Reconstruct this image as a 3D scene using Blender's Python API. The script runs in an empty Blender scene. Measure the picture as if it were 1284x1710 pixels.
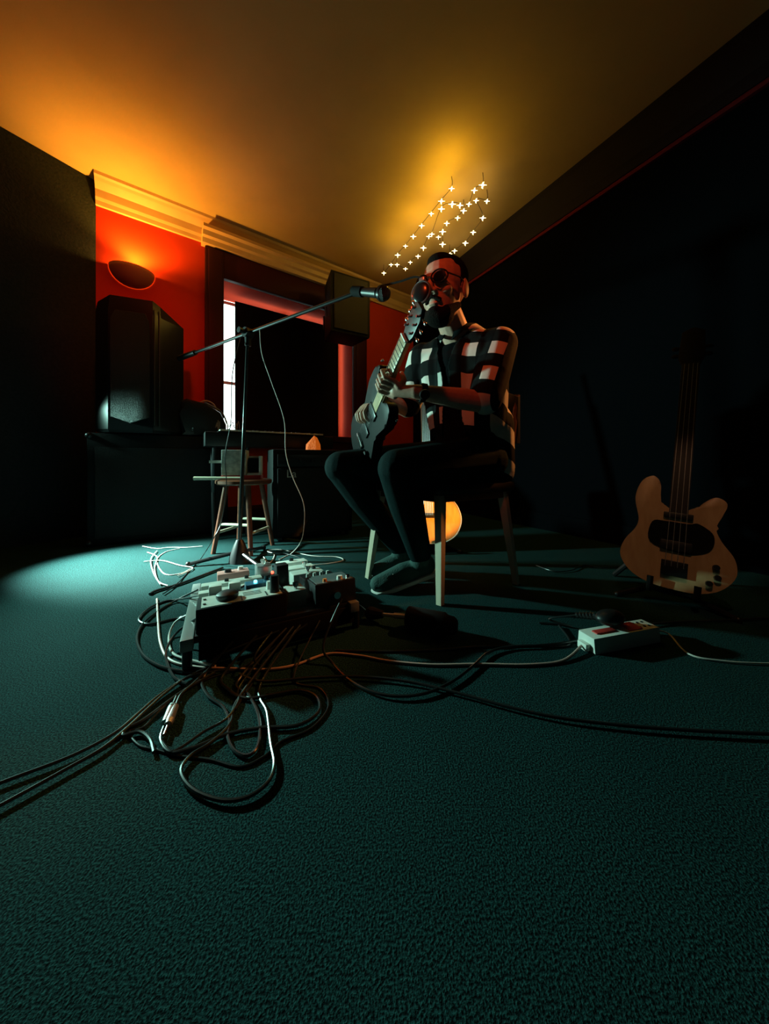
import bpy, bmesh, math, random
from mathutils import Vector, Matrix, Euler
random.seed(7)
scn = bpy.context.scene
COL = scn.collection

# ------------------------------------------------------------------ camera
F, CX, HY, H = 540.0, 642.0, 770.0, 0.54
cam_d = bpy.data.cameras.new('camera')
cam = bpy.data.objects.new('camera', cam_d)
COL.objects.link(cam)
cam.location = (0, 0, H)
cam.rotation_euler = (math.radians(90), 0, 0)
cam_d.sensor_fit = 'HORIZONTAL'
cam_d.sensor_width = 36.0
cam_d.lens = 36.0 * F / 1284.0
cam_d.shift_y = -(855.0 - HY) / 1284.0
cam_d.clip_start = 0.02
scn.camera = cam

# ------------------------------------------------------------------ world, exposure, lamps
w = bpy.data.worlds.new('world')
scn.world = w
w.use_nodes = True
w.node_tree.nodes['Background'].inputs[0].default_value = (0.25, 0.6, 0.75, 1)
w.node_tree.nodes['Background'].inputs[1].default_value = 0.006
scn.view_settings.view_transform = 'Standard'
scn.view_settings.look = 'None'
scn.view_settings.exposure = 0.0
scn.view_settings.gamma = 1.0
scn.view_settings.use_curve_mapping = False


def lamp(name, kind, loc, color, energy, target=None, size=0.05, angle=60, blend=0.5):
    d = bpy.data.lights.new(name, kind)
    d.color = color
    d.energy = energy
    d.shadow_soft_size = size
    if kind == 'SPOT':
        d.spot_size = math.radians(angle)
        d.spot_blend = blend
    o = bpy.data.objects.new(name, d)
    COL.objects.link(o)
    o.location = loc
    if target is not None:
        o.rotation_euler = (Vector(target) - Vector(loc)).to_track_quat('-Z', 'Y').to_euler()
    return o


# stage lamp on the left wall: cool teal key; tighter spot added to lift the carpet
lamp('teal_key_light', 'SPOT', (-2.25, 1.76, 0.95), (0.46, 1.0, 0.84), 330, (-0.40, 1.48, 0.40), 0.04, 80, 0.7)
lamp('teal_floor_fill', 'SPOT', (-2.22, 1.76, 0.90), (0.66, 1.0, 0.88), 1500, (-1.30, 1.72, 0.0), 0.04, 44, 1.0)
# warm lamps on the right wall: one low on the standing guitar, one on the man's back
lamp('amber_low_light', 'SPOT', (1.80, 1.10, 0.66), (1.0, 0.36, 0.04), 420, (0.41, 1.86, 0.235), 0.03, 8.6, 0.3)
lamp('warm_bass_fill', 'SPOT', (0.45, 0.20, 2.40), (1.0, 0.50, 0.26), 20, (1.13, 1.22, 0.26), 0.03, 15, 0.6)  # extra spot from near the ceiling, added to warm the bass
lamp('amber_side_light', 'SPOT', (1.65, 1.75, 1.75), (1.0, 0.32, 0.07), 120, (0.52, 1.45, 0.95), 0.04, 32, 0.6)
# added dim red spots: a fill on the face, a wash on the red wall
lamp('red_face_fill', 'SPOT', (-0.30, 0.30, 1.95), (1.0, 0.09, 0.02), 26, (0.24, 1.28, 1.14), 0.05, 34, 0.7)
lamp('red_wall_wash', 'SPOT', (-0.95, 1.10, 2.5), (1.0, 0.10, 0.02), 32, (-1.85, 2.56, 1.40), 0.06, 42, 0.8)


# ------------------------------------------------------------------ helpers
def P(px, py, d):
    """point seen at image position (px, py) at distance d in front of the camera"""
    return Vector(((px - CX) / F * d, d, H + (HY - py) / F * d))


def G(px, py, z=0.0):
    """point at height z seen at (px, py)"""
    d = (H - z) * F / (py - HY)
    return Vector(((px - CX) / F * d, d, z))


MATS = {}


def mat(name, color, rough=0.6, metal=0.0, emit=None, strength=0.0, noise=None, bump=None, spec=0.5, hi=0.68):
    """procedural material; noise=(scale, other colour), bump=(scale, strength)"""
    if name in MATS:
        return MATS[name]
    m = bpy.data.materials.new(name)
    m.use_nodes = True
    nt = m.node_tree
    b = nt.nodes['Principled BSDF']
    b.inputs['Base Color'].default_value = (*color, 1)
    b.inputs['Roughness'].default_value = rough
    b.inputs['Metallic'].default_value = metal
    b.inputs['Specular IOR Level'].default_value = spec
    if emit:
        b.inputs['Emission Color'].default_value = (*emit, 1)
        b.inputs['Emission Strength'].default_value = strength
    if noise or bump:
        tc = nt.nodes.new('ShaderNodeTexCoord')
    if noise:
        n = nt.nodes.new('ShaderNodeTexNoise')
        n.inputs['Scale'].default_value = noise[0]
        n.inputs['Detail'].default_value = 6
        nt.links.new(tc.outputs['Object'], n.inputs['Vector'])
        r = nt.nodes.new('ShaderNodeValToRGB')
        r.color_ramp.elements[0].position = 0.35
        r.color_ramp.elements[0].color = (*color, 1)
        r.color_ramp.elements[1].position = hi
        r.color_ramp.elements[1].color = (*noise[1], 1)
        nt.links.new(n.outputs['Fac'], r.inputs['Fac'])
        nt.links.new(r.outputs['Color'], b.inputs['Base Color'])
    if bump:
        n2 = nt.nodes.new('ShaderNodeTexNoise')
        n2.inputs['Scale'].default_value = bump[0]
        n2.inputs['Detail'].default_value = 4
        nt.links.new(tc.outputs['Object'], n2.inputs['Vector'])
        bp = nt.nodes.new('ShaderNodeBump')
        bp.inputs['Strength'].default_value = bump[1]
        bp.inputs['Distance'].default_value = 0.01
        nt.links.new(n2.outputs['Fac'], bp.inputs['Height'])
        nt.links.new(bp.outputs['Normal'], b.inputs['Normal'])
    MATS[name] = m
    return m


def wood(name, c1, c2, scale=(3, 40, 40), rough=0.4):
    m = mat(name, c1, rough)
    nt = m.node_tree
    b = nt.nodes['Principled BSDF']
    tc = nt.nodes.new('ShaderNodeTexCoord')
    mp = nt.nodes.new('ShaderNodeMapping')
    mp.inputs['Scale'].default_value = scale
    n = nt.nodes.new('ShaderNodeTexNoise')
    n.inputs['Scale'].default_value = 1.0
    n.inputs['Detail'].default_value = 5
    r = nt.nodes.new('ShaderNodeValToRGB')
    r.color_ramp.elements[0].position = 0.35
    r.color_ramp.elements[0].color = (*c1, 1)
    r.color_ramp.elements[1].position = 0.65
    r.color_ramp.elements[1].color = (*c2, 1)
    nt.links.new(tc.outputs['Object'], mp.inputs['Vector'])
    nt.links.new(mp.outputs['Vector'], n.inputs['Vector'])
    nt.links.new(n.outputs['Fac'], r.inputs['Fac'])
    nt.links.new(r.outputs['Color'], b.inputs['Base Color'])
    return m


def tag(o, label=None, cat=None, group=None, kind=None):
    if label:
        o['label'] = label
    if cat:
        o['category'] = cat
    if group:
        o['group'] = group
    if kind:
        o['kind'] = kind
    return o


def thing(name, loc, label, cat, group=None):
    o = bpy.data.objects.new(name, None)
    o.empty_display_size = 0.1
    COL.objects.link(o)
    o.location = loc
    return tag(o, label, cat, group)


def frame(origin, x=None, y=None, z=None):
    """4x4 matrix from origin and axes"""
    m = Matrix.Identity(4)
    for i, v in enumerate((x, y, z)):
        for r in range(3):
            m[r][i] = v[r]
    m.translation = Vector(origin)
    return m


def rotz(a):
    return Matrix.Rotation(a, 4, 'Z')


def catmull(pts, n=6, closed=False):
    pts = [Vector(p) for p in pts]
    out = []
    L = len(pts)
    segs = L if closed else L - 1
    for i in range(segs):
        if closed:
            p0, p1, p2, p3 = pts[(i - 1) % L], pts[i], pts[(i + 1) % L], pts[(i + 2) % L]
        else:
            p0, p1, p2, p3 = pts[max(i - 1, 0)], pts[i], pts[i + 1], pts[min(i + 2, L - 1)]
        for k in range(n):
            t = k / n
            out.append(0.5 * ((2 * p1) + (p2 - p0) * t + (2 * p0 - 5 * p1 + 4 * p2 - p3) * t * t + (3 * p1 - p0 - 3 * p2 + p3) * t ** 3))
    if not closed:
        out.append(pts[-1])
    return out


class MB:
    def __init__(self):
        self.bm = bmesh.new()

    def box(self, c, s, M=None, bevel=0.0):
        m = Matrix.Translation(Vector(c)) if M is None else M @ Matrix.Translation(Vector(c))
        r = bmesh.ops.create_cube(self.bm, size=1.0, matrix=m @ Matrix.Diagonal((*s, 1)))
        if bevel:
            es = list({e for v in r['verts'] for e in v.link_edges})
            bmesh.ops.bevel(self.bm, geom=es, offset=bevel, segments=2, affect='EDGES', profile=0.6)
        return self

    def cyl(self, p0, p1, r0, r1=None, seg=16):
        p0, p1 = Vector(p0), Vector(p1)
        r1 = r0 if r1 is None else r1
        d = p1 - p0
        q = d.to_track_quat('Z', 'Y').to_matrix().to_4x4()
        m = Matrix.Translation((p0 + p1) / 2) @ q
        bmesh.ops.create_cone(self.bm, cap_ends=True, cap_tris=False, segments=seg, radius1=r0, radius2=r1, depth=d.length, matrix=m)
        return self

    def ell(self, c, r, M=None, u=20, v=12):
        r = (r, r, r) if isinstance(r, (int, float)) else r
        m = (M if M is not None else Matrix.Identity(4)) @ Matrix.Translation(Vector(c)) @ Matrix.Diagonal((*r, 1))
        bmesh.ops.create_uvsphere(self.bm, u_segments=u, v_segments=v, radius=1.0, matrix=m)
        return self

    def cap(self, p0, r0, p1, r1=None, seg=16):
        r1 = r0 if r1 is None else r1
        self.cyl(p0, p1, r0, r1, seg)
        self.ell(p0, r0, None, seg, 10)
        self.ell(p1, r1, None, seg, 10)
        return self

    def chain(self, pts, rs, seg=14):
        for i in range(len(pts) - 1):
            self.cap(pts[i], rs[i], pts[i + 1], rs[i + 1], seg)
        return self

    def tube(self, pts, r, seg=8, closed=False):
        pts = [Vector(p) for p in pts]
        rings = []
        n = len(pts)
        prev = None
        for i, p in enumerate(pts):
            if closed:
                t = pts[(i + 1) % n] - pts[i - 1]
            else:
                t = pts[min(i + 1, n - 1)] - pts[max(i - 1, 0)]
            if t.length < 1e-9:
                t = Vector((0, 0, 1))
            t.normalize()
            ref = prev if prev is not None else (Vector((0, 0, 1)) if abs(t.z) < 0.9 else Vector((1, 0, 0)))
            u = ref - t * ref.dot(t)
            if u.length < 1e-6:
                u = t.orthogonal()
            u.normalize()
            prev = u
            v = t.cross(u)
            rr = r[i] if isinstance(r, (list, tuple)) else r
            rings.append([self.bm.verts.new(p + (u * math.cos(2 * math.pi * k / seg) + v * math.sin(2 * math.pi * k / seg)) * rr) for k in range(seg)])
        m = n if closed else n - 1
        for i in range(m):
            a, b = rings[i], rings[(i + 1) % n]
            for k in range(seg):
                self.bm.faces.new((a[k], a[(k + 1) % seg], b[(k + 1) % seg], b[k]))
        if not closed:
            self.bm.faces.new(rings[0][::-1])
            self.bm.faces.new(rings[-1])
        return self

    def prism(self, outline, t0, t1, M, bevel=0.0):
        """closed outline [(x, y)] extruded from t0 to t1 along local z of M"""
        lo = [self.bm.verts.new(M @ Vector((x, y, t0))) for x, y in outline]
        hi = [self.bm.verts.new(M @ Vector((x, y, t1))) for x, y in outline]
        n = len(outline)
        f1 = self.bm.faces.new(lo[::-1])
        f2 = self.bm.faces.new(hi)
        for i in range(n):
            self.bm.faces.new((lo[i], lo[(i + 1) % n], hi[(i + 1) % n], hi[i]))
        if bevel:
            es = list(f1.edges) + list(f2.edges)
            bmesh.ops.bevel(self.bm, geom=es, offset=bevel, segments=2, affect='EDGES', profile=0.6)
        return self

    def lathe(self, prof, M, seg=24):
        rings = []
        for r, z in prof:
            rings.append([self.bm.verts.new(M @ Vector((max(r, 1e-4) * math.cos(2 * math.pi * k / seg), max(r, 1e-4) * math.sin(2 * math.pi * k / seg), z))) for k in range(seg)])
        for a, b in zip(rings, rings[1:]):
            for k in range(seg):
                self.bm.faces.new((a[k], a[(k + 1) % seg], b[(k + 1) % seg], b[k]))
        return self

    def quad(self, a, b, c, d):
        vs = [self.bm.verts.new(Vector(p)) for p in (a, b, c, d)]
        self.bm.faces.new(vs)
        return self

    def build(self, name, m, parent=None, smooth=True, angle=35, fix=True):
        if fix:
            bmesh.ops.recalc_face_normals(self.bm, faces=self.bm.faces)
        me = bpy.data.meshes.new(name)
        self.bm.to_mesh(me)
        self.bm.free()
        me.materials.append(m)
        o = bpy.data.objects.new(name, me)
        COL.objects.link(o)
        if smooth:
            for p in me.polygons:
                p.use_smooth = True
            me.set_sharp_from_angle(angle=math.radians(angle))
        if parent is not None:
            root = parent
            off = Vector((0, 0, 0))
            while root is not None:
                off += Vector(root.location)
                root = root.parent
            me.transform(Matrix.Translation(-off))
            o.parent = parent
        return o

    def blob(self, name, m, parent=None, voxel=0.006, smooth=4, cut=None):
        """join all closed shapes into one continuous surface (voxel remesh + smoothing)"""
        me = bpy.data.meshes.new(name + '_raw')
        self.bm.to_mesh(me)
        self.bm.free()
        t = bpy.data.objects.new('tmp', me)
        COL.objects.link(t)
        rm = t.modifiers.new('r', 'REMESH')
        rm.mode = 'VOXEL'
        rm.voxel_size = voxel
        if smooth:
            sm = t.modifiers.new('s', 'SMOOTH')
            sm.factor = 0.5
            sm.iterations = smooth
        dg = bpy.context.evaluated_depsgraph_get()
        dg.update()
        new = bpy.data.meshes.new_from_object(t.evaluated_get(dg))
        bpy.data.objects.remove(t)
        bpy.data.meshes.remove(me)
        b2 = MB()
        b2.bm.from_mesh(new)
        bpy.data.meshes.remove(new)
        if cut:
            dead = [f for f in b2.bm.faces if cut(f.calc_center_median())]
            bmesh.ops.delete(b2.bm, geom=dead, context='FACES')
        return b2.build(name, m, parent, True, 80, fix=False)


def single(mb, name, m, label, cat, group=None, **kw):
    return tag(mb.build(name, m, None, **kw), label, cat, group)


# ------------------------------------------------------------------ materials
M_black = mat('black_plastic', (0.006, 0.007, 0.008), 0.45)
M_blackm = mat('black_matte', (0.004, 0.0045, 0.005), 0.85, spec=0.15)
M_tolex = mat('black_vinyl', (0.003, 0.0035, 0.004), 0.6, bump=(300, 0.4), spec=0.2)
M_grille = mat('speaker_grille', (0.02, 0.022, 0.022), 0.35, 0.6, bump=(450, 0.8))
M_metal = mat('brushed_metal', (0.55, 0.56, 0.55), 0.35, 0.9)
M_chrome = mat('chrome', (0.8, 0.8, 0.8), 0.15, 1.0)
M_dkmetal = mat('dark_metal', (0.03, 0.03, 0.032), 0.35, 0.7)
M_white = mat('white_plastic', (0.78, 0.78, 0.72), 0.4)
M_cream = mat('cream_enamel', (0.62, 0.62, 0.56), 0.45, noise=(25, (0.5, 0.5, 0.46)))
M_cable = mat('black_rubber', (0.012, 0.016, 0.017), 0.28, spec=0.6)
M_cablew = mat('pale_rubber', (0.55, 0.50, 0.46), 0.45)
M_pink = mat('pinkish_rubber', (0.55, 0.36, 0.31), 0.45)
M_red = mat('red_enamel', (0.55, 0.04, 0.03), 0.4)
M_orange = mat('orange_stone', (0.9, 0.25, 0.04), 0.5, noise=(30, (0.7, 0.14, 0.02)), bump=(40, 0.6))
M_skin = mat('skin', (0.52, 0.30, 0.22), 0.55, noise=(60, (0.47, 0.25, 0.18)))
M_hair = mat('dark_hair', (0.006, 0.004, 0.003), 0.9, bump=(250, 0.7), spec=0.1)
M_jeans = mat('dark_denim', (0.002, 0.009, 0.010), 0.85, noise=(300, (0.004, 0.018, 0.019)), bump=(500, 0.3), spec=0.08)
M_tee = mat('black_cotton', (0.004, 0.004, 0.005), 0.95, spec=0.05)
M_shoe = mat('grey_suede', (0.045, 0.085, 0.078), 0.85, bump=(200, 0.3), spec=0.1)
M_sole = mat('pale_sole', (0.55, 0.52, 0.48), 0.7)
M_glassfr = mat('spectacle_frame', (0.01, 0.008, 0.008), 0.3)
M_maple = wood('maple', (0.62, 0.45, 0.26), (0.52, 0.36, 0.19))
M_spruce = wood('spruce', (0.85, 0.58, 0.28), (0.75, 0.47, 0.2), (60, 60, 3))
M_ash = wood('ash_blond', (0.55, 0.36, 0.19), (0.47, 0.29, 0.14), (40, 40, 4))
M_mahog = wood('mahogany', (0.16, 0.05, 0.025), (0.11, 0.03, 0.015))
M_palewood = wood('pale_wood', (0.62, 0.55, 0.42), (0.5, 0.43, 0.32))
M_ebony = mat('ebony', (0.01, 0.009, 0.008), 0.45)

# carpet: short dark pile, flecked
M_carpet = mat('dark_carpet', (0.030, 0.036, 0.038), 1.0, spec=0.1)
nt = M_carpet.node_tree
b = nt.nodes['Principled BSDF']
tc = nt.nodes.new('ShaderNodeTexCoord')
n1 = nt.nodes.new('ShaderNodeTexNoise')
n1.inputs['Scale'].default_value = 340
n1.inputs['Detail'].default_value = 3
n2 = nt.nodes.new('ShaderNodeTexNoise')
n2.inputs['Scale'].default_value = 5
n2.inputs['Detail'].default_value = 5
for n in (n1, n2):
    nt.links.new(tc.outputs['Object'], n.inputs['Vector'])
r1 = nt.nodes.new('ShaderNodeValToRGB')
r1.color_ramp.elements[0].position = 0.40
r1.color_ramp.elements[0].color = (0.0014, 0.008, 0.0095, 1)
r1.color_ramp.elements[1].position = 0.66
r1.color_ramp.elements[1].color = (0.021, 0.092, 0.092, 1)
nt.links.new(n1.outputs['Fac'], r1.inputs['Fac'])
mx = nt.nodes.new('ShaderNodeMix')
mx.data_type = 'RGBA'
mx.blend_type = 'MULTIPLY'
mx.inputs['Factor'].default_value = 0.6
r2 = nt.nodes.new('ShaderNodeValToRGB')
r2.color_ramp.elements[0].color = (0.45, 0.45, 0.45, 1)
r2.color_ramp.elements[1].color = (1, 1, 1, 1)
nt.links.new(n2.outputs['Fac'], r2.inputs['Fac'])
nt.links.new(r1.outputs['Color'], mx.inputs['A'])
nt.links.new(r2.outputs['Color'], mx.inputs['B'])
nt.links.new(mx.outputs['Result'], b.inputs['Base Color'])
bp = nt.nodes.new('ShaderNodeBump')
bp.inputs['Strength'].default_value = 0.8
bp.inputs['Distance'].default_value = 0.004
nt.links.new(n1.outputs['Fac'], bp.inputs['Height'])
nt.links.new(bp.outputs['Normal'], b.inputs['Normal'])

M_redwall = mat('red_paint', (0.55, 0.042, 0.012), 0.8, noise=(4, (0.50, 0.038, 0.012)), bump=(120, 0.06), spec=0.08)
M_ceil = mat('ceiling_paint', (0.55, 0.40, 0.18), 0.9, noise=(3, (0.50, 0.36, 0.16)), bump=(90, 0.05), spec=0.05)
M_cornice = mat('cornice_paint', (0.62, 0.42, 0.22), 0.5, noise=(6, (0.55, 0.36, 0.18)))
M_frame = mat('dark_red_gloss', (0.04, 0.006, 0.012), 0.5, spec=0.15)
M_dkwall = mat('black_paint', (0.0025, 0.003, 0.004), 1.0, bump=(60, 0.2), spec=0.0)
M_greywall = mat('charcoal_paint', (0.016, 0.022, 0.026), 0.9, noise=(60, (0.024, 0.03, 0.034)), bump=(80, 0.3), spec=0.1)
M_day = mat('daylight_glass', (0.8, 0.9, 0.9), 0.2, emit=(0.80, 1.0, 0.93), strength=3.6)
M_bulb = mat('warm_bulb', (1, 0.8, 0.4), 0.3, emit=(1.0, 0.72, 0.30), strength=14)
M_filament = mat('sconce_bulb', (1, 0.8, 0.4), 0.3, emit=(1.0, 0.55, 0.15), strength=25)
M_led = mat('cyan_led', (0.1, 0.8, 0.9), 0.3, emit=(0.08, 0.75, 0.85), strength=9)
M_ledr = mat('red_led', (0.9, 0.1, 0.05), 0.3, emit=(1.0, 0.08, 0.04), strength=5)

# ------------------------------------------------------------------ the room
WD = Vector((1.367, 1.0, 0)).normalized()     # along the red wall, to the right
WN = Vector((WD.y, -WD.x, 0))                 # into the room
WO = Vector((-1.519, 2.8, 0))
CEIL = 2.59
COR = 2.41


def WP(s, z, d=0.0):
    """point on the red wall: s along it, height z, d in front of it"""
    return WO + WD * s + WN * d + Vector((0, 0, z))


def ws(px):
    q = (px - CX) / F
    return (1.519 + 2.8 * q) / (1.367 - q) * 1.6937


S_L = ws(160)
S_R = ws(690)
CL = WP(S_L, 0)
CR = WP(S_R, 0)
RD = Vector((0.55, -1.0, 0)).normalized()     # along the right wall, to the camera
RN = Vector((-1.0, -0.55, 0)).normalized()
LD = Vector((-0.62, -1.0, 0)).normalized()    # along the left wall, to the camera
LN = Vector((1.0, -0.62, 0)).normalized()
RE = CR + RD * 6.2
LE = CL + LD * 5.4

poly = [CL, CR, RE, LE]
mb = MB()
lo = [mb.bm.verts.new((p.x, p.y, 0)) for p in poly]
lb = [mb.bm.verts.new((p.x, p.y, -0.06)) for p in poly]
mb.bm.faces.new(lo)
mb.bm.faces.new(lb[::-1])
for i in range(4):
    mb.bm.faces.new((lo[i], lo[(i + 1) % 4], lb[(i + 1) % 4], lb[i]))
tag(mb.build('floor', M_carpet, None, False), kind='structure')
mb = MB()
lo = [mb.bm.verts.new((p.x, p.y, CEIL)) for p in poly]
lb = [mb.bm.verts.new((p.x, p.y, CEIL + 0.06)) for p in poly]
mb.bm.faces.new(lo)
mb.bm.faces.new(lb[::-1])
for i in range(4):
    mb.bm.faces.new((lo[i], lo[(i + 1) % 4], lb[(i + 1) % 4], lb[i]))
tag(mb.build('ceiling', M_ceil, None, False), kind='structure')


def slab(mb, A, B, z0, z1, n, t):
    """wall piece from A to B, thickness t away from the room (n points into the room)"""
    a0, a1 = A - n * t, B - n * t
    vs = []
    for p in (A, B, a1, a0):
        vs.append(p)
    f = lambda p, z: mb.bm.verts.new((p.x, p.y, z))
    l = [f(p, z0) for p in vs]
    h = [f(p, z1) for p in vs]
    mb.bm.faces.new(l)
    mb.bm.faces.new(h[::-1])
    for i in range(4):
        mb.bm.faces.new((l[i], h[i], h[(i + 1) % 4], l[(i + 1) % 4]))


# red wall with the window opening
OL, OR_, OB, OT = 0.11, 1.43, 0.80, 2.14
mb = MB()
slab(mb, WP(S_L, 0), WP(OL, 0), 0, CEIL, WN, 0.40)
slab(mb, WP(OR_, 0), WP(S_R, 0), 0, CEIL, WN, 0.40)
slab(mb, WP(OL, 0), WP(OR_, 0), 0, OB, WN, 0.40)
slab(mb, WP(OL, 0), WP(OR_, 0), OT, CEIL, WN, 0.40)
tag(mb.build('wall_back', M_redwall, None, False), kind='structure')
mb = MB()
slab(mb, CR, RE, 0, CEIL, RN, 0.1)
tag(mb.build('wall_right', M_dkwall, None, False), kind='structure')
mb = MB()
slab(mb, CL, LE, 0, CEIL, LN, 0.1)
tag(mb.build('wall_left', M_greywall, None, False), kind='structure')
# cornice along the red wall: stepped moulding
mb = MB()
prof = [(0, COR), (0.02, COR), (0.024, COR + 0.03), (0.036, COR + 0.05), (0.044, COR + 0.10), (0.085, COR + 0.135), (0.10, COR + 0.15), (0.115, COR + 0.16), (0.12, CEIL), (0, CEIL)]


def mould(mb, A, D, n, L, prof):
    a = [mb.bm.verts.new(A + n * d + Vector((0, 0, z))) for d, z in prof]
    c = [mb.bm.verts.new(A + D * L + n * d + Vector((0, 0, z))) for d, z in prof]
    k = len(prof)
    for i in range(k):
        mb.bm.faces.new((a[i], a[(i + 1) % k], c[(i + 1) % k], c[i]))
    mb.bm.faces.new(a)
    mb.bm.faces.new(c[::-1])


mould(mb, WP(S_L, 0), WD, WN, S_R - S_L, prof)
tag(mb.build('trim_1', M_cornice, None, False), kind='structure')
# projecting second step over the window
mb = MB()
prof2 = [(0.0, COR - 0.03), (0.075, COR - 0.03), (0.085, COR + 0.005), (0.11, COR + 0.015), (0.12, COR + 0.05), (0.15, COR + 0.06), (0.15, COR + 0.085), (0, COR + 0.085)]
mould(mb, WP(-0.06, 0), WD, WN, 1.72, prof2)
tag(mb.build('trim_2', M_cornice, None, False), kind='structure')
# dark cornice of the right wall
mb = MB()
prof3 = [(0, 2.35), (0.03, 2.35), (0.035, 2.42), (0.10, 2.55), (0.11, CEIL), (0, CEIL)]
mould(mb, CR + RD * 0.12, RD, RN, 6.0, prof3)
tag(mb.build('trim_3', mat('black_cornice', (0.006, 0.004, 0.008), 0.7, spec=0.15), None, False), kind='structure')
mb = MB()
mould(mb, CR + RD * 0.12, RD, RN, 6.0, [(0, 2.325), (0.022, 2.325), (0.028, 2.338), (0.022, 2.35), (0, 2.35)])
tag(mb.build('trim_4', mat('dull_red_bead', (0.10, 0.006, 0.010), 0.8, spec=0.1), None, False), kind='structure')
mb = MB()
mould(mb, WP(S_L, 0), WD, WN, S_R - S_L, [(0, 0), (0.02, 0), (0.02, 0.10), (0.012, 0.13), (0, 0.13)])
tag(mb.build('baseboard_back', M_frame, None, False), kind='structure')
mb = MB()
mould(mb, CR + RD * 0.02, RD, RN, 6.0, [(0, 0), (0.02, 0), (0.02, 0.10), (0.012, 0.13), (0, 0.13)])
tag(mb.build('baseboard_right', M_dkwall, None, False), kind='structure')

# window: casing, glass, blackout board
wmat = frame(WO, WD, Vector((0, 0, 1)), WN)


def wbox(mb, s0, s1, z0, z1, d0, d1, bevel=0.0):
    mb.box(((s0 + s1) / 2, (z0 + z1) / 2, (d0 + d1) / 2), (s1 - s0, z1 - z0, d1 - d0), wmat, bevel)


win = bpy.data.objects.new('window_1', None)
COL.objects.link(win)
win.location = WP(0.77, OB)
tag(win, 'dark red framed window recess closed by a black board, daylight at its edges', kind='structure')
mb = MB()
wbox(mb, -0.035, OL, OB - 0.08, COR - 0.035, 0, 0.045, 0.006)
mb.build('jamb', M_frame, win)
mb = MB()
wbox(mb, OR_, 1.60, OB - 0.08, COR - 0.035, 0, 0.045, 0.006)
mb.build('jamb', M_frame, win)
mb = MB()
wbox(mb, OL, OR_, OT, COR - 0.035, 0, 0.045, 0.006)
mb.build('header', M_frame, win)
mb = MB()
wbox(mb, -0.04, 1.61, OB - 0.06, OB, 0, 0.10, 0.006)
mb.build('sill', M_frame, win)
mb = MB()
wbox(mb, -0.01, OL - 0.02, OB, COR - 0.06, 0.045, 0.06, 0.004)
wbox(mb, OR_ + 0.02, 1.58, OB, COR - 0.06, 0.045, 0.06, 0.004)
mb.build('bead', M_frame, win)
mb = MB()
wbox(mb, OL + 0.002, OR_ - 0.002, OB, OT - 0.002, -0.395, -0.375)
mb.build('pane', M_day, win)
mb = MB()
for s0, s1 in ((OL, OL + 0.05), (0.745, 0.795), (OR_ - 0.05, OR_)):
    wbox(mb, s0, s1, OB, OT, -0.37, -0.345)
for z0 in (OB + 0.02, 1.30, OT - 0.05):
    wbox(mb, OL, OR_, z0, z0 + 0.03, -0.37, -0.345)
mb.build('glazing_bar', M_white, win)
bb = MB()
wbox(bb, 0.255, 1.375, OB, 2.09, -0.24, -0.225)
blind = single(bb, 'blackout_board', M_blackm, 'large black board standing inside the window recess', 'board')
# daylight that comes in past the board
# ------------------------------------------------------------------ wall sconce
sp = WP(ws(221), 0)
sd = sp.y
sz = H + (HY - 452) / F * sd
sc = thing('wall_sconce', sp + WN * 0.0 + Vector((0, 0, sz - 0.13)), 'half-bowl wall sconce throwing amber light up the red wall', 'lamp')
mb = MB()
segs, rings = 20, 8
R = 0.135
grid = []
for i in range(rings + 1):
    th = math.pi / 2 * i / rings
    row = []
    for k in range(segs + 1):
        ph = math.pi * k / segs
        rr = R * math.cos(th)
        row.append(mb.bm.verts.new(sp + WD * (rr * math.cos(ph)) + WN * (0.003 + rr * math.sin(ph) * 0.85) + Vector((0, 0, sz - 0.13 * math.sin(th)))))
    grid.append(row)
for i in range(rings):
    for k in range(segs):
        mb.bm.faces.new((grid[i][k], grid[i][k + 1], grid[i + 1][k + 1], grid[i + 1][k]))
bo = mb.build('bowl', mat('sconce_plaster', (0.35, 0.16, 0.10), 0.6), sc)
so = bo.modifiers.new('thick', 'SOLIDIFY')
so.thickness = 0.006
mb = MB()
mb.ell(sp + WN * 0.06 + Vector((0, 0, sz - 0.03)), 0.025)
mb.build('bulb', M_filament, sc)
lamp('sconce_light', 'SPOT', sp + WN * 0.10 + Vector((0, 0, sz + 0.005)), (1.0, 0.42, 0.04), 38, sp + WN * 0.16 + WD * 0.12 + Vector((0, 0, CEIL)), 0.02, 150, 0.75)
lamp('sconce_glow', 'POINT', sp + WN * 0.045 + Vector((0, 0, sz + 0.004)), (1.0, 0.44, 0.06), 6, None, 0.02)

# ------------------------------------------------------------------ fairy lights under the ceiling
FZ = 2.50


def ceil_pt(px, py, z=FZ):
    d = (z - H) * F / (HY - py)
    return Vector(((px - CX) / F * d, d, z))


strands = [
    ('leftmost string of fairy lights with modelled glare spikes under the amber ceiling', [(641, 456), (653, 442), (664, 426), (677, 411), (690, 395), (704, 377), (720, 357), (737, 336), (754, 315)]),
    ('string of fairy lights just left of the man\'s head, second from the window', [(663, 442), (677, 449), (685, 438), (698, 428), (707, 414), (716, 395), (721, 391), (737, 349), (755, 341), (768, 343), (774, 352)]),
    ('middle string of fairy lights rising straight above the man\'s head', [(739, 408), (732, 396), (739, 387), (746, 373), (764, 364), (783, 341), (792, 318), (806, 309)]),
    ('rightmost string of fairy lights, nearest the black wall', [(751, 424), (759, 419), (777, 406), (790, 388), (806, 364), (795, 335), (813, 336)]),
]
M_wire = mat('thin_wire', (0.05, 0.035, 0.02), 0.6)
glare_star_me = None


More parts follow.
